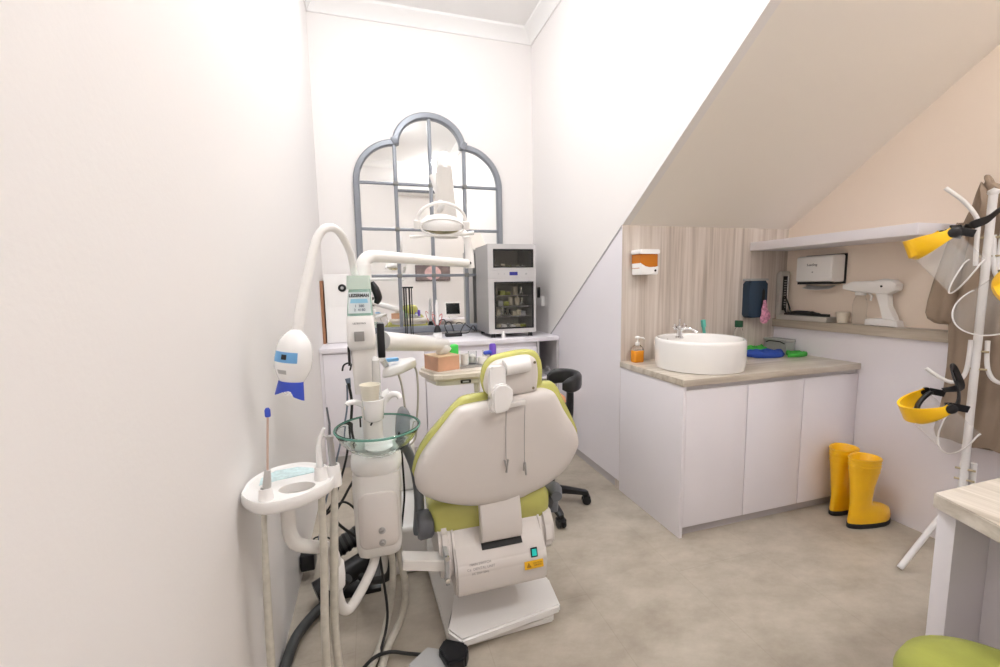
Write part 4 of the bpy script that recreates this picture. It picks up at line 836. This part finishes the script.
M().tube(cr([(-.33, 2.06, .13), (-.31, 2.05, .19), (-.26, 2.03, .20), (-.22, 2.02, .18)], 6), .004, 8).build('lead', BLACKR, t)
hose('power_cable', 'thin black cable dropping from the back counter behind the unit', [(-.115, 1.98, .93), (-.105, 1.97, .84), (-.115, 1.95, .70), (-.09, 1.93, .56), (-.15, 1.93, .44), (-.20, 1.92, .34), (-.12, 1.92, .24)], .006, BLACKR, cat='cable')
hose('power_cable', 'second black cable looping low beside the pump', [(-.125, 1.97, .74), (-.14, 1.96, .60), (-.20, 1.95, .42), (-.24, 1.93, .36), (-.16, 1.9, .42), (-.10, 1.9, .36), (-.08, 1.92, .30)], .005, BLACKR, cat='cable')
hose('air_line', 'blue-grey thin line running from the counter to the floor behind the unit', [(-.122, 1.99, .92), (-.13, 1.98, .80), (-.18, 1.96, .60), (-.24, 1.95, .40), (-.28, 1.96, .22)], .004, mat('line_bluegrey', (.16, .20, .26), .5), cat='hose')
t = thing('instrument_cradle', 'small black wire hook above the cables, left of the unit mast', 'hook', (-.12, 2.0, .98))
M().tube(cr([(-.138, 1.99, .985), (-.132, 1.99, 1.008), (-.115, 1.99, 1.018), (-.10, 1.99, 1.012), (-.106, 1.99, .985)], 5), .004, 8).build('wire', BLACK, t)
M().tube([(-.118, 1.99, .95), (-.112, 1.985, .91)], [.012, .007], 10).build('sleeve', mat('line_bluegrey', (.16, .20, .26), .5), t)
hose('waste_hose', 'pale ribbed hose running from under the unit to the floor in front', [(.02, 1.57, .38), (.03, 1.60, .28), (.02, 1.62, .14), (-.01, 1.58, .04), (-.04, 1.50, .02), (-.08, 1.40, .02), (-.12, 1.28, .02)], .013, TUBEG)
hose('waste_hose', 'clear ribbed hose beside the chair base under the unit', [(.05, 1.60, .38), (.07, 1.62, .22), (.075, 1.63, .12), (.05, 1.60, .05), (.0, 1.52, .02), (-.03, 1.42, .02), (-.05, 1.30, .02)], .014, TUBEG)
hose('black_feed_hose', 'thick black hose curving from under the unit to the pump', [(.02, 1.64, .38), (.03, 1.67, .26), (.01, 1.70, .17), (-.05, 1.75, .13), (-.10, 1.82, .11)], .016, BLACKR, 8, 12)
hose('thin_floor_cable', 'thin black cable hanging from the unit down to the floor', [(-.02, 1.58, .375), (-.01, 1.6, .25), (.0, 1.56, .10), (-.04, 1.48, .012), (-.09, 1.38, .01), (-.12, 1.28, .01)], .005, BLACKR, cat='cable')
hose('power_cable', 'thin black cable on the right side of the unit column', [(.078, 1.62, .80), (.085, 1.64, .70), (.088, 1.64, .55), (.080, 1.64, .47), (.070, 1.62, .42)], .004, BLACKR, cat='cable')
# ------------------------------------------------------------------ delivery arm, table and instruments
it = thing('instrument_table', 'cream dental instrument table on its thick white arm in front of the chair', 'instrument table', (.4, 2.1, .9))
M().tube([(.03, 1.64, 1.130), (.24, 1.95, 1.070), (.345, 2.10, 1.040)], [.037, .035, .027], 22).build('arm', WHITE, it, 60)
M().tube([(.345, 2.10, 1.04), (.37, 2.17, 1.02), (.375, 2.18, .93)], .022, 16).build('arm_post', WHITE2, it)
tb = [(.205, 2.10), (.255, 2.22), (.62, 2.30), (.70, 2.20), (.66, 2.02), (.56, 1.945), (.30, 1.93), (.25, 1.95)]
M().prism(tb, lambda a, b_, c: (a, b_, c), .888, .930, .012, 3).build('table_top', mat('table_cream', (.76, .70, .62), .35), it)
M().prism([(a*.86+.06, b_*.86+.295) for a, b_ in tb], lambda a, b_, c: (a, b_, c), .862, .890, .006).build('under_body', WHITE2, it)
M().prism(rrect(.385, .435, .872, .888, .003), XZ(1.945, -1), 0, .004).build('display', BLACK, it)
M().prism(rrect(.395, .425, .876, .884, .002), XZ(1.9405, -1), 0, .001).build('display_digits', LGREY, it)
M().tube(cr([(.475, 2.0, .87), (.478, 2.0, .80), (.485, 2.02, .70), (.50, 2.05, .60)], 4), [.016, .014, .012, .012], 12).build('handpiece_arm', WHITE2, it)
M().lathe([(.018, 0), (.02, .01), (.016, .02)], (.515, 1.96, .868), n=16).build('knob', WHITE, it)
# left instrument tray with hanging cords (white sheet like)
t = thing('handpiece_holder', 'white handpiece holder under the thick arm, with blue clip and two cords', 'handpiece holder', (.1, 2.0, 1.0))
M().puff([(.03, 1.93), (.06, 1.90), (.12, 1.90), (.185, 1.95), (.185, 2.0), (.12, 2.06), (.05, 2.05)], lambda a, b_, c: (a, b_, .965+c+.25*(a-.1)), [(0, .012), (.01, 0), (.035, .004), (.045, .02)]).build('body', WHITE, t, 50)
M().obox((.075, 1.95, 1.028), (.06, .03, .016), (0, 0, .2), .006).build('clip', LBLUE, t)
M().tube(cr([(.10, 1.95, .965), (.115, 1.95, .90), (.125, 1.96, .78), (.125, 1.97, .66)], 5), .0045, 8).build('cord', HOSEM, t)
M().tube(cr([(.168, 1.97, .995), (.185, 1.97, .96), (.188, 1.97, .86), (.178, 1.97, .74), (.165, 1.97, .64), (.12, 1.98, .60)], 5), .0045, 8).build('cord', HOSEM, t)
M().tube([(.05, 1.98, 1.0), (.03, 1.80, 1.06)], .014, 12).build('bracket', WHITE2, t)
# tissue box
t = thing('wooden_tissue_box', 'orange wooden tissue box on the left end of the instrument table', 'tissue box', (.315, 2.03, .930))
tbx = [(.235, 2.085), (.285, 1.965), (.395, 2.005), (.350, 2.12)]
M().prism(tbx, lambda a, b_, c: (a, b_, c), .930, .997, .002).build('box', WOODBOX, t)
M().prism([(a+.0015*s1, b_) for (a, b_), s1 in zip(tbx, (-1, 0, 1, 0))], lambda a, b_, c: (a, b_, c), .997, 1.001).build('lid', mat('light_wood', hexc('e6c9a6'), .5), t)
m_ = M(); rings = []
for k, (z, r) in enumerate(((1.000, .018), (1.012, .026), (1.028, .032), (1.042, .024), (1.052, .008))):
    rings.append([(.318+r*(1.2+.3*math.sin(3*a+k))*math.cos(a), 2.045+.6*r*(1+.3*math.cos(2*a+k))*math.sin(a), z+.004*math.sin(4*a)) for a in [2*PI*q/18 for q in range(18)]])
m_.loft(rings).build('tissue', WETWHITE, t, 70)
t = M().obox((.385, 2.13, .985), (.055, .04, .10), (0, 0, .3), .012, 3).build('bright_green_box', GBRIGHT); rebase(t, (.385, 2.13, .93)); tag(t, 'bright green small container behind the tissue box', 'container')
t = thing('steel_instrument_tray', 'flat metal tray on the instrument table, under the small jars', 'tray', (.50, 2.06, .93))
M().prism([(.395, 2.00), (.60, 2.03), (.62, 2.14), (.42, 2.11)], lambda a, b_, c: (a, b_, c), .930, .940, .002).build('tray_body', STEEL, t)
k = 0
for (x, y, h, r, mm, lb) in ((.43, 2.05, .055, .020, WETWHITE, 'white cotton jar on the metal tray next to the tissue box'), (.475, 2.075, .062, .022, CLEAR, 'clear plastic jar on the metal tray, second from the tissue box'), (.52, 2.05, .035, .024, WETWHITE, 'low white dish in the middle of the metal tray'), (.555, 2.09, .060, .022, CLEAR, 'clear jar with white content at the right of the metal tray')):
    t = thing('tray_jar', lb, 'jar', (x, y, .940)); M().lathe([(r*.9, 0), (r, .003), (r, h), (r*.92, h), (r*.88, .006), (0, .005)], (x, y, .940), n=20).build('jar_body', mm, t, 50)
    if mm is CLEAR: M().lathe([(r*.8, .007), (r*.8, h*.6), (r*.4, h*.75), (0, h*.8)], (x, y, .940), n=12).build('content', WETWHITE, t)
t = thing('purple_bonding_bottle', 'purple and blue small bottle lying on the jars beside the headrest', 'bottle', (.59, 2.10, .94))
M().lathe([(.016, 0), (.018, .004), (.018, .07), (.012, .078)], (.585, 2.085, .955), n=18).build('bottle_body', PURPLE, t)
M().tube([(.575, 2.08, .99), (.535, 2.07, .99)], [.012, .009], 12).build('nozzle', BLUE, t)
M().lathe([(.02, 0), (.02, .016), (.0, .016)], (.585, 2.085, .940), n=18).build('base', WHITE, t)
for o in C.objects:                                  # the whole table and what stands on it sits this high
    if o.parent is None and o.name.split('.')[0] in ('instrument_table', 'wooden_tissue_box', 'bright_green_box', 'steel_instrument_tray', 'tray_jar', 'purple_bonding_bottle'): o.location.z += .022
# ------------------------------------------------------------------ operator stool
sx_, sy_ = .95, 2.33
os_ = thing('operator_stool', 'black wheeled stool with a curved torso support right of the dental chair', 'stool', (sx_, sy_, 0))
M().lathe([(.17, 0), (.19, .015), (.19, .06), (.165, .085), (0, .09)], (sx_, sy_, .45), n=36).build('seat', mat('black_vinyl', (.018, .018, .02), .35), os_, 60)
M().cyl((sx_, sy_, .10), (sx_, sy_, .45), .026).build('gas_lift', BLACK, os_)
M().lathe([(.05, 0), (.055, .01), (.045, .07), (.03, .08)], (sx_, sy_, .065), n=24).build('hub', BLACK, os_)
a0 = math.atan2(2.262-sy_, 1.165-sx_)
for k in range(5):
    a = a0-k*2*PI/5; dx, dy = math.cos(a), math.sin(a); R_ = .275
    M().loft([[Vector((sx_+dx*r-dy*w_*s, sy_+dy*r+dx*w_*s, z+h*q)) for s, q in ((-1, -1), (1, -1), (1, .6), (.6, 1), (-.6, 1), (-1, .6))] for r, z, w_, h in ((.03, .105, .026, .024), (.15, .095, .022, .018), (R_, .075, .018, .013), (R_+.012, .07, .012, .010))]).build('base_arm', BLACK, os_)
    cx, cy = sx_+dx*R_, sy_+dy*R_; cs = M().cyl((cx, cy, .04), (cx, cy, .075), .010, n=10); o = None
    cs.merge(M().obox((cx, cy, .048), (.045, .05, .018), (0, 0, a), .006)); co = cs.build('caster', BLACK, os_)
    for s in (-1, 1): M().lathe([(.012, 0), (.026, .0), (.028, .004), (.026, .014), (.010, .016)], (cx-dy*s*.008+.0, cy+dx*s*.008, .028), (-dy*s, dx*s, 0), n=20).build('wheel', BLACK, co)
M().tube(cr([(1.02, 2.36, .445), (1.10, 2.385, .43), (1.165, 2.40, .50), (1.178, 2.405, .60), (1.178, 2.405, .72)], 5), [.016, .020, .024, .024, .022], 12).build('support_post', BLACK, os_, 60)
pts = [(1.178+.10*math.cos(a)*1.0-.075, 2.385+.13*math.sin(a), .755+.012*math.cos(a)) for a in [math.radians(q) for q in range(-115, 116, 14)]]
rg = []
for i, p in enumerate(pts):
    tt = (Vector(pts[min(i+1, len(pts)-1)])-Vector(pts[max(i-1, 0)])).normalized(); nn = Vector((tt.y, -tt.x, 0)); sc = [.45, .8, 1][min(i, len(pts)-1-i, 2)]
    rg.append([Vector(p)+nn*a*sc+Vector((0, 0, b_*sc)) for a, b_ in rrect(-.024, .024, -.048, .048, .022, 4)])
M().loft(rg).build('torso_support', MATS['black_vinyl'], os_, 60)
# ------------------------------------------------------------------ coat rack
RX, RY = 2.585, 1.19
rk = thing('coat_rack', 'white metal tripod coat rack with curved hooks near the right wall', 'coat rack', (RX, RY, 0))
RM = mat('rack_white', (.78, .76, .75), .3)
M().tube([(RX+.006, RY, .30), (RX, RY, .9), (RX-.003, RY, 1.70)], .0145, 16).build('pole', RM, rk)
M().lathe([(.0145, 0), (.019, .008), (.018, .02), (0, .03)], (RX-.003, RY, 1.70), n=16).build('pole_cap', RM, rk)
def arm(pts, r=.0085):
    return M().tube(cr(pts, 6), r, 10).build('hook_arm', RM, rk, 60)
arm([(2.565, 1.215, 1.40), (2.563, 1.218, 1.50), (2.562, 1.220, 1.585), (2.552, 1.235, 1.635), (2.535, 1.268, 1.692), (2.505, 1.315, 1.752)])
arm([(2.600, 1.160, 1.38), (2.603, 1.158, 1.52), (2.606, 1.150, 1.62), (2.625, 1.115, 1.70), (2.65, 1.07, 1.76)])
arm([(2.590, 1.178, 1.53), (2.594, 1.170, 1.41), (2.600, 1.160, 1.355), (2.615, 1.135, 1.330), (2.635, 1.10, 1.335), (2.65, 1.075, 1.36)])
arm([(2.568, 1.205, 1.07), (2.566, 1.206, .96), (2.560, 1.215, .90), (2.545, 1.240, .872), (2.525, 1.275, .885), (2.500, 1.320, .925)])
arm([(2.600, 1.165, 1.07), (2.604, 1.160, .96), (2.612, 1.140, .90), (2.630, 1.105, .885), (2.645, 1.080, .91), (2.65, 1.065, .96)])
for a in (math.radians(172), math.radians(292), math.radians(50)):
    L = .32 if a > 2.5 and a < 4 else .26 if a > 3 else .13
    M().tube([(RX+.02+.02*math.cos(a), RY+.02*math.sin(a), .50), (RX+.02+.022*math.cos(a), RY+.022*math.sin(a), .36), (RX+.02+L*math.cos(a), RY+L*math.sin(a), .014)], .012, 10).build('leg', RM, rk, 60)
for z in (1.02, .94, .42, .47, 1.52, 1.44):
    M().cyl((RX+.012, RY-.035, z), (RX-.014, RY+.025, z), .005, n=8).build('bolt', mat('bolt_brass', (.45, .38, .25), .4, metal=.6), rk)
# gown hanging on rack
def hang(rows, x0, dx, nf, sd):                     # cloth hanging parallel to the right wall: rows = (z, y_near, y_far)
    m = M(); rings = []
    for z, ya, yb in rows:
        n = 48; rr = []; w_ = (yb-ya)/2; yc = (ya+yb)/2; th0 = min(dx, w_*.7)
        for k in range(n):
            th = 2*PI*k/n; fold = (.30*math.sin(nf*th+z*2.2+sd)+.18*math.sin((nf*2-3)*th+z*5+sd))*(1 if math.cos(th) > -1 else 0)
            rr.append((x0+th0*math.sin(th)*(1+fold), yc+w_*math.cos(th)*(1+.012*math.sin(z*37+sd)), z+.006*math.sin(5*th)))
        rings.append(rr)
    m.loft(rings); return m
t = thing('taupe_gown', 'taupe fabric gown hanging on the coat rack behind its pole', 'gown', (2.68, 1.28, .55))
hang([(1.775, 1.255, 1.285), (1.74, 1.20, 1.292), (1.68, 1.13, 1.305), (1.62, 1.09, 1.325), (1.53, 1.08, 1.345), (1.40, 1.08, 1.352), (1.28, 1.08, 1.352), (1.15, 1.08, 1.350), (1.02, 1.08, 1.338), (.92, 1.08, 1.336), (.77, 1.08, 1.342), (.68, 1.08, 1.352), (.60, 1.08, 1.362), (.565, 1.10, 1.35)], 2.685, .036, 7, 0).build('gown_body', CLOTH, t, 70)
hang([(1.60, 1.30, 1.345), (1.53, 1.29, 1.365), (1.42, 1.295, 1.392), (1.32, 1.305, 1.412), (1.24, 1.315, 1.424), (1.185, 1.32, 1.428), (1.155, 1.325, 1.418), (1.135, 1.33, 1.39), (1.13, 1.34, 1.37)], 2.665, .034, 4, 1).build('sleeve', CLOTH, t, 70)
M().tube(cr([(2.685, 1.235, 1.70), (2.675, 1.25, 1.76), (2.685, 1.265, 1.80), (2.695, 1.25, 1.77), (2.70, 1.235, 1.71)], 5), .009, 10).build('collar_loop', CLOTH, t, 60)
t = hang([(1.73, .98, 1.06), (1.62, .93, 1.07), (1.45, .90, 1.07), (1.2, .88, 1.07), (1.0, .87, 1.07), (.75, .87, 1.07), (.60, .88, 1.06)], 2.68, .034, 6, 2).build('brown_coat', mat('brown_cloth', hexc('7b6757'), .85, noise=(6, .1), bump=.3, bscale=25), None, 70); rebase(t, (2.68, 1.0, .60)); tag(t, 'brown fabric coat hanging on the right side of the coat rack pole', 'coat')
# face shields ---------------------------------------------------------
def face_shield(label, loc, mtx, strap):
    """local frame: +x = wearer's left, -y = forward, z = up; brow visor at origin"""
    t = thing('face_shield', label, 'face shield', loc); Mx = Matrix.Translation(loc) @ mtx
    def fin(m): m.bm.transform(Mx); return m
    n = 40; A = [math.radians(-98+196*k/n) for k in range(n+1)]
    rx, ry = .092, .116
    m = M(); rings = []
    for a in A:                                     # crown visor: tall at the front, tapering to the temples
        f = max(0, math.cos(a))**.85; d = Vector((math.sin(a)*rx, -math.cos(a)*ry, 0)); o_ = Vector((math.sin(a), -math.cos(a), 0))
        rings.append([d+o_*.0+Vector((0, 0, -.012)), d+o_*.006+Vector((0, 0, -.012)), d+o_*(.006+.012*f)+Vector((0, 0, .010)), d-o_*(.015*f)+Vector((0, 0, .024+.056*f)), d-o_*(.020*f+.003)+Vector((0, 0, .022+.052*f)), d+o_*(.006*f)+Vector((0, 0, .008))])
    m.loft(rings); fin(m).build('visor', YELLOW, t, 50)
    m = M(); rings = []
    for a in A:                                     # clear window hanging below the visor
        d = Vector((math.sin(a)*(rx+.006), -math.cos(a)*(ry+.008), 0)); rings.append([d+Vector((0, 0, -.004)), d*1.03+Vector((0, -.015, -.19+.05*(1-max(0, math.cos(a))))), d*1.015+Vector((0, -.015, -.19+.05*(1-max(0, math.cos(a))))), d*.985+Vector((0, 0, -.004))])
    m.loft(rings); fin(m).build('window', SHIELD, t, 50)
    m = M(); m.tube([Vector((math.sin(a)*(rx+.006), -math.cos(a)*(ry+.008), 0))*1.03+Vector((0, -.015, -.193+.05*(1-max(0, math.cos(a))))) for a in A], .0032, 8); fin(m).build('window_edge', RM, t, 60)
    m = M(); m.tube([Vector((math.sin(a)*.072, -math.cos(a)*.086+.01, .0)) for a in [math.radians(-100+200*k/18) for k in range(19)]], .010, 8); fin(m).build('brow_band', BLACK, t, 60)
    for s in (-1, 1):
        m = M(); m.lathe([(.020, 0), (.020, .008), (.014, .012), (0, .013)], (s*.090, .012, .0), (s, 0, 0), n=24); k_ = fin(m).build('pivot_knob', BLACK, t, 50)
        m = M(); m.obox((s*.082, .035, -.022), (.006, .030, .060), (.5, 0, 0), .003); fin(m).build('side_tab', BLACK, t)
    m = M(); P = cr(strap, 5); w_ = .020; rg = []
    for i, p in enumerate(P):
        tw = 2.2*i/len(P); tt = (P[min(i+1, len(P)-1)]-P[max(i-1, 0)]).normalized(); s_ = tt.cross(Vector((.2, -.9, .3))).normalized(); n_ = tt.cross(s_)
        s2 = s_*math.cos(tw*.5)+n_*math.sin(tw*.5)*.4; rg.append([p+s2*w_+n_*.003, p+s2*w_-n_*.003, p-s2*w_-n_*.003, p-s2*w_+n_*.003])
    m.loft(rg); m.build('head_strap', BLACK, t, 60)
    return t
def axes(fwd, upv):                                 # forward (-y local) and up (z local) in world
    f = Vector(fwd).normalized(); u_ = (Vector(upv)-f*Vector(upv).dot(f)).normalized(); x = (-f).cross(u_)
    return Matrix(((x.x, -f.x, u_.x, 0), (x.y, -f.y, u_.y, 0), (x.z, -f.z, u_.z, 0), (0, 0, 0, 1)))
E_ = Vector((.475, -.88, 0)); D_ = Vector((.88, .475, 0)); Z_ = Vector((0, 0, 1))
face_shield('yellow face shield on the top left hook of the coat rack', (2.300, 1.195, 1.522), axes(-.70*E_-.70*Z_-.10*D_, -.70*E_+.70*Z_-.15*D_),
            [Vector((2.33, 1.19, 1.548)), Vector((2.365, 1.180, 1.548)), Vector((2.374, 1.160, 1.556)), Vector((2.383, 1.144, 1.566)), Vector((2.42, 1.125, 1.583)), Vector((2.47, 1.12, 1.615)), Vector((2.54, 1.12, 1.65))])
face_shield('yellow face shield hanging by its black strap on the lower left hook', (2.338, 1.190, .812), axes(-.62*E_-.75*Z_-.15*D_, -.72*E_+.52*Z_-.42*D_),
            [Vector((2.37, 1.17, .79)), Vector((2.40, 1.150, .80)), Vector((2.41, 1.152, .86)), Vector((2.41, 1.175, .92)), Vector((2.44, 1.20, .955)), Vector((2.47, 1.20, .94)), Vector((2.43, 1.158, .88)), Vector((2.38, 1.19, .86))])
face_shield('yellow face shield on the right of the coat rack pole, at the photo edge', (2.448, 1.000, 1.305), axes(-.62*D_-.30*Z_-.45*E_, .62*E_+.62*Z_-.15*D_),
            [Vector((2.50, 1.03, 1.29)), Vector((2.53, 1.05, 1.32)), Vector((2.56, 1.07, 1.35)), Vector((2.61, 1.09, 1.345))])
# ------------------------------------------------------------------ desk, stool at right bottom
dk = thing('side_desk', 'desk with pale wood-look top and white panel legs at the right edge', 'desk', (1.9, .45, 0))
M().prism([(1.488, .742), (2.45, .742), (2.45, .02), (1.40, .02), (1.395, .50)], lambda a, b_, c: (a, b_, c), .708, .75, .003).build('desktop', HWR, dk)
M().box(1.50, 2.40, .695, .735, 0, .708, .002).build('panel_leg', LAM, dk)
M().box(1.66, 1.68, .072, .694, .02, .707).build('modesty_panel', LAM, dk)
M().box(1.42, 2.40, .03, .07, 0, .708, .002).build('panel_leg', LAM, dk)
t = thing('green_stool', 'round stool with olive green padded seat at the bottom right corner', 'stool', (1.25, .46, 0))
M().lathe([(.165, 0), (.185, .01), (.19, .03), (.18, .055), (.14, .075), (.07, .083), (0, .085)], (1.25, .455, .405), n=44).build('seat', GREENF, t, 70)
M().cyl((1.25, .455, .08), (1.25, .455, .405), .025).build('post', CHROME, t)
for k in range(5):
    a = k*2*PI/5+.3; M().tube([(1.25, .455, .09), (1.25+.22*math.cos(a), .455+.22*math.sin(a), .05), (1.25+.23*math.cos(a), .455+.23*math.sin(a), .0)], [.02, .015, .015], 10).build('leg', CHROME, t)
# ------------------------------------------------------------------ rear of the room, seen in the mirror
rd = thing('rear_desk', 'white desk along the rear wall, seen only in the mirror', 'desk', (1.2, -.4, 0))
M().box(.25, 2.1, YF+.001, -.16, .71, .75, .003).build('desktop', LAM, rd)
for x in (.28, 2.03): M().box(x, x+.04, YF+.01, -.18, 0, .71).build('panel_leg', LAM, rd)
t = thing('desk_monitor', 'white monitor with a black screen on the rear desk, seen in the mirror', 'monitor', (1.48, -.35, .75))
M().obox((1.48, -.36, .93), (.30, .03, .26), (.22, 0, 0), .008).build('case', WHITE, t)
M().obox((1.48, -.343, .932), (.26, .006, .21), (.22, 0, 0), .001).build('screen', SCREEN, t)
M().box(1.40, 1.56, -.44, -.28, .75, .79, .01).build('stand', WHITE, t)
t = thing('framed_picture', 'pink and brown picture on the rear wall, seen in the mirror', 'picture', (1.15, YF, 1.6))
M().box(.82, 1.48, YF+.001, YF+.02, 1.46, 1.76, .003).build('frame', mat('frame_brown', (.12, .09, .09), .5), t)
M().box(.84, 1.46, YF+.02, YF+.022, 1.48, 1.74).build('print', mat('print_grey', (.22, .17, .17), .5, noise=(4, .3)), t)
M().lathe([(.0, 0), (.13, 0), (.13, .002), (0, .002)], (1.15, YF+.022, 1.61), (0, 1, 0), n=30, sx=1.2).build('print_motif', mat('print_pink', (.75, .50, .50), .5, noise=(8, .2)), t)
t = thing('air_conditioner', 'white wall air conditioner high on the rear wall, seen in the mirror', 'air conditioner', (.95, YF, 3.15))
M().prism([(YF+.001, 3.02), (YF+.001, 3.30), (YF+.20, 3.30), (YF+.22, 3.24), (YF+.21, 3.08), (YF+.15, 3.02)], lambda a, b_, c: (c, a, b_), .50, 1.35, .01).build('body', WHITE, t)
M().box(.54, 1.31, YF+.14, YF+.218, 3.045, 3.09).build('air_outlet', GREY, t)
